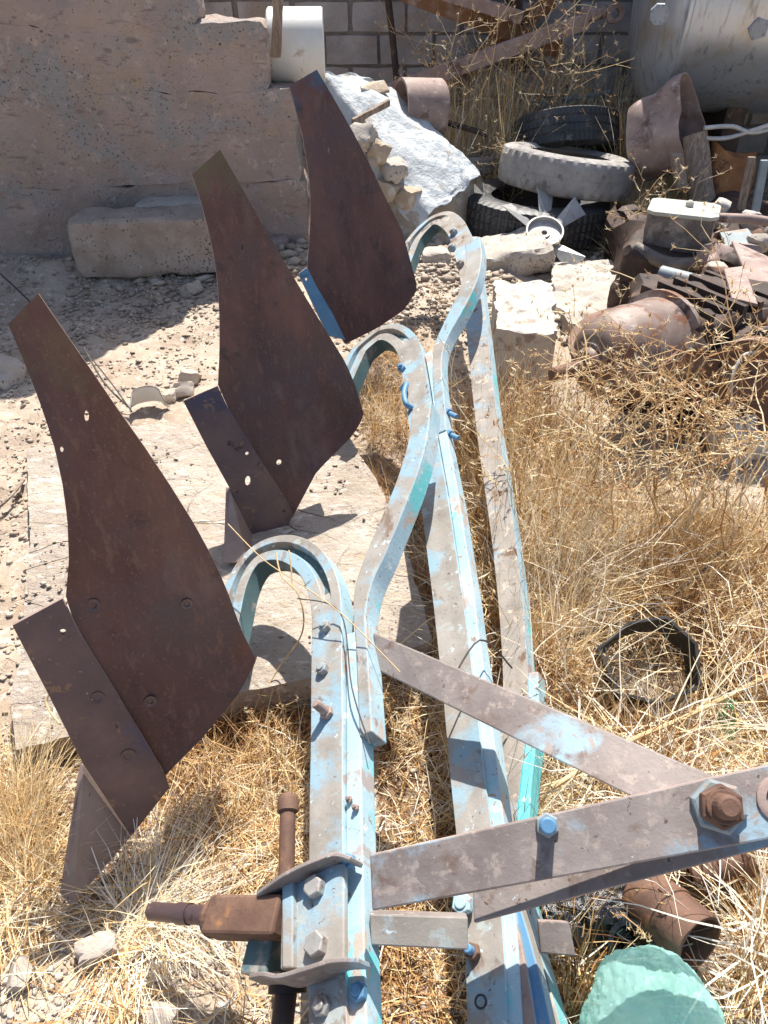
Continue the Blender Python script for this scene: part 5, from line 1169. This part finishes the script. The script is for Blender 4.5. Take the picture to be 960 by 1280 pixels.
# branching dry weeds
def weed(root, h, stems, label, spread=.5, r0=.0034, heads=True, head=.02, seed=0, tint=.6, group='dry weeds', lean=(0, 0), twigs=5):
    rr = random.Random(seed); V_, F_, T_ = [], [], []
    def seg(a, b, ra, rb, t):
        _, u, v = frame_from(b-a, Vector((.3, .5, .8))); k = len(V_)
        for p, r in ((a, ra), (b, rb)):
            for i in range(3): th = 2.094*i; V_.append(p + u*math.cos(th)*r + v*math.sin(th)*r); T_.append(t)
        F_.extend([(k+i, k+(i+1) % 3, k+3+(i+1) % 3, k+3+i) for i in range(3)])
    def spike(c, s, t):
        for _ in range(rr.randint(4, 9)):
            d = Vector((rr.gauss(0, 1), rr.gauss(0, 1), rr.gauss(.6, 1))).normalized(); seg(c, c + d*s*rr.uniform(.2, 1.1), r0*rr.uniform(.3, .7), r0*.08, min(1, max(0, t+rr.uniform(-.35, .15))))
    def grow(p, d, L, r, depth):
        n = 4; t = min(1, max(0, tint + rr.uniform(-.4, .35)))
        for i in range(n):
            d = (d + Vector((rr.gauss(0, .16), rr.gauss(0, .16), rr.gauss(0, .10)))).normalized(); q = p + d*L/n
            seg(p, q, r*(1-.15*i), r*(1-.15*(i+1)), t); p = q
            if depth < 3 and i >= 1 - (depth > 0) and rr.random() < (.80 if depth < 2 else .40):
                _, u, v = frame_from(d); th = rr.uniform(0, 6.28); bd = (d*.75 + (u*math.cos(th)+v*math.sin(th))*.8).normalized()
                grow(p, bd, L*rr.uniform(.35, .6), r*.6, depth+1)
        if heads and (depth > 0 or rr.random() < .7): spike(p, head*rr.uniform(.6, 1.2), min(1, t+.15))
    for s in range(stems):
        a = rr.uniform(0, 6.28); sp = rr.random()*spread
        grow(root + Vector((rr.gauss(0, .02), rr.gauss(0, .02), 0)), Vector((math.cos(a)*sp + lean[0], math.sin(a)*sp + lean[1], 1)).normalized(), h*rr.uniform(.6, 1.0), r0, 0)
    me = bpy.data.meshes.new('dry_weed'); me.from_pydata([tuple(v - root) for v in V_], [], F_); me.materials.append(MT['twig'])
    at = me.attributes.new('tint', 'FLOAT', 'POINT'); at.data.foreach_set('value', T_)
    o = bpy.data.objects.new('dry_weed', me); o.location = root; col.objects.link(o); o['label'] = label; o['category'] = 'weed'; o['group'] = group
def gp(px, py, D=None):
    p = P(px, py, 0) if D is None else PD(px, py, D); p.z = g(p.x, p.y); return p
for i, (p, h, st, sp, ln, lb, r0, hd) in enumerate((
    (Vector((.93, 5.95, .0)), 1.25, 12, .30, (0, 0), 'tallest dry bush standing before the leaning timbers by the block wall', .004, .035),
    (Vector((.55, 5.85, .25)), .75, 10, .5, (-.05, 0), 'bushy dry weed growing out of the small worn tyre ring', .0035, .03),
    (Vector((1.35, 6.0, .0)), .95, 9, .45, (.1, 0), 'dry bush between the tallest bush and the tank', .0035, .03),
    (Vector((1.75, 5.7, .0)), .55, 10, .6, (0, 0), 'low dry bush between the dark tyre and the crushed barrel', .003, .03),
    (Vector((.85, 5.55, .0)), .50, 12, .7, (0, 0), 'low bushy weed behind the left side of the tyre stack', .003, .028),
    (gp(800, 640), .62, 9, .55, (-.05, .1), 'dry thistle growing in front of the gearbox shaft', .0028, .028),
    (gp(850, 610), .72, 10, .5, (.0, .1), 'tall branching thistle in front of the gearbox casing', .0028, .030),
    (gp(900, 660), .60, 8, .6, (.1, .1), 'branching thistle beside the hanging grey wire', .0026, .028),
    (gp(740, 590), .40, 10, .8, (-.1, 0), 'low sprawling weed under the gearbox shaft', .0024, .024),
    (gp(800, 470), .50, 7, .4, (-.02, 0), 'thin thistle rising between the gearbox and the rusted trough', .0028, .030),
    (gp(800, 335), .42, 8, .6, (-.05, 0), 'yellow dry weed left of the engine below the tyres', .003, .034),
    (gp(840, 420), .42, 6, .5, (.02, 0), 'thin weed in front of the engine block', .0028, .034),
    (gp(655, 700), .50, 7, .4, (-.02, .05), 'tall weed rising across the lower half of the last beam', .0028, .022),
    (gp(640, 610), .46, 7, .35, (-.02, .05), 'tall weed rising across the middle of the last beam', .0028, .022),
    (gp(675, 570), .34, 5, .4, (-.05, .0), 'weed leaning on the last beam below the white block', .0026, .022),
    (gp(700, 640), .45, 8, .5, (.0, .0), 'dense weed between the last beam and the gearbox', .0028, .024),
    (gp(760, 700), .55, 9, .6, (.0, .1), 'tall tangled thistle in the straw above the black band', .0034, .024),
    (gp(830, 720), .60, 9, .6, (-.1, .1), 'tall tangled thistle right of the one above the black band', .0034, .024),
    (gp(900, 740), .50, 8, .7, (-.1, .1), 'tangled thistle below the brake drum', .0032, .022),
    (gp(730, 620), .50, 8, .6, (.05, .05), 'rust-coloured weed in front of the bell-shaped gearbox', .0034, .022),
    (gp(960, 640), .60, 8, .6, (-.2, .1), 'branching thistle leaning in from the right edge at the wire', .0034, .024),
    (gp(610, 760), .30, 7, .6, (.0, .1), 'low tangled weed between the middle and last beams, near the brace', .0026, .018),
    (gp(720, 880), .24, 8, .9, (.0, .0), 'low tangled weed in the straw between the brace and the black band', .0026, .018),
    (gp(880, 860), .30, 8, .9, (.0, .0), 'low tangled weed between the black band and the green bottle', .0026, .018),
    (gp(500, 940), .18, 6, .9, (.0, .0), 'low brown tangle on the soil between the front and middle beams', .0022, .014),
    (gp(660, 560), .32, 8, .7, (0, 0), 'small weed beside the last beam', .0022, .022),
    (gp(600, 620), .22, 7, .8, (0, 0), 'small weed between the middle and last beams', .002, .02),
    (gp(940, 760), .36, 8, .8, (0, 0), 'sprawling weed at the right edge below the wire', .0024, .022),
    (gp(700, 760), .25, 8, .8, (0, 0), 'small weed left of the black metal band', .002, .02),
    (gp(470, 900), .20, 5, .5, (0, 0), 'brown weed growing beside the front beam', .0018, .012),
    (gp(780, 1120), .18, 6, .5, (.05, .0), 'little weed with yellow heads beside the rusty pipe stub', .0018, .012),
    (gp(330, 960), .22, 6, .8, (.0, .0), 'thin weed below the corner of the nearest mouldboard', .0016, .012),
    (gp(545, 400), .12, 4, .6, (.0, .0), 'tiny weed at the curve of the middle beam', .0016, .012))):
    weed(p, h, int(math.ceil(st*(1.6 if i < 5 else .5))), lb, sp, r0*(1.15 if i < 5 else 1.5), True, hd*.85, i*7+1, .70 if i < 5 else .66, lean=ln)
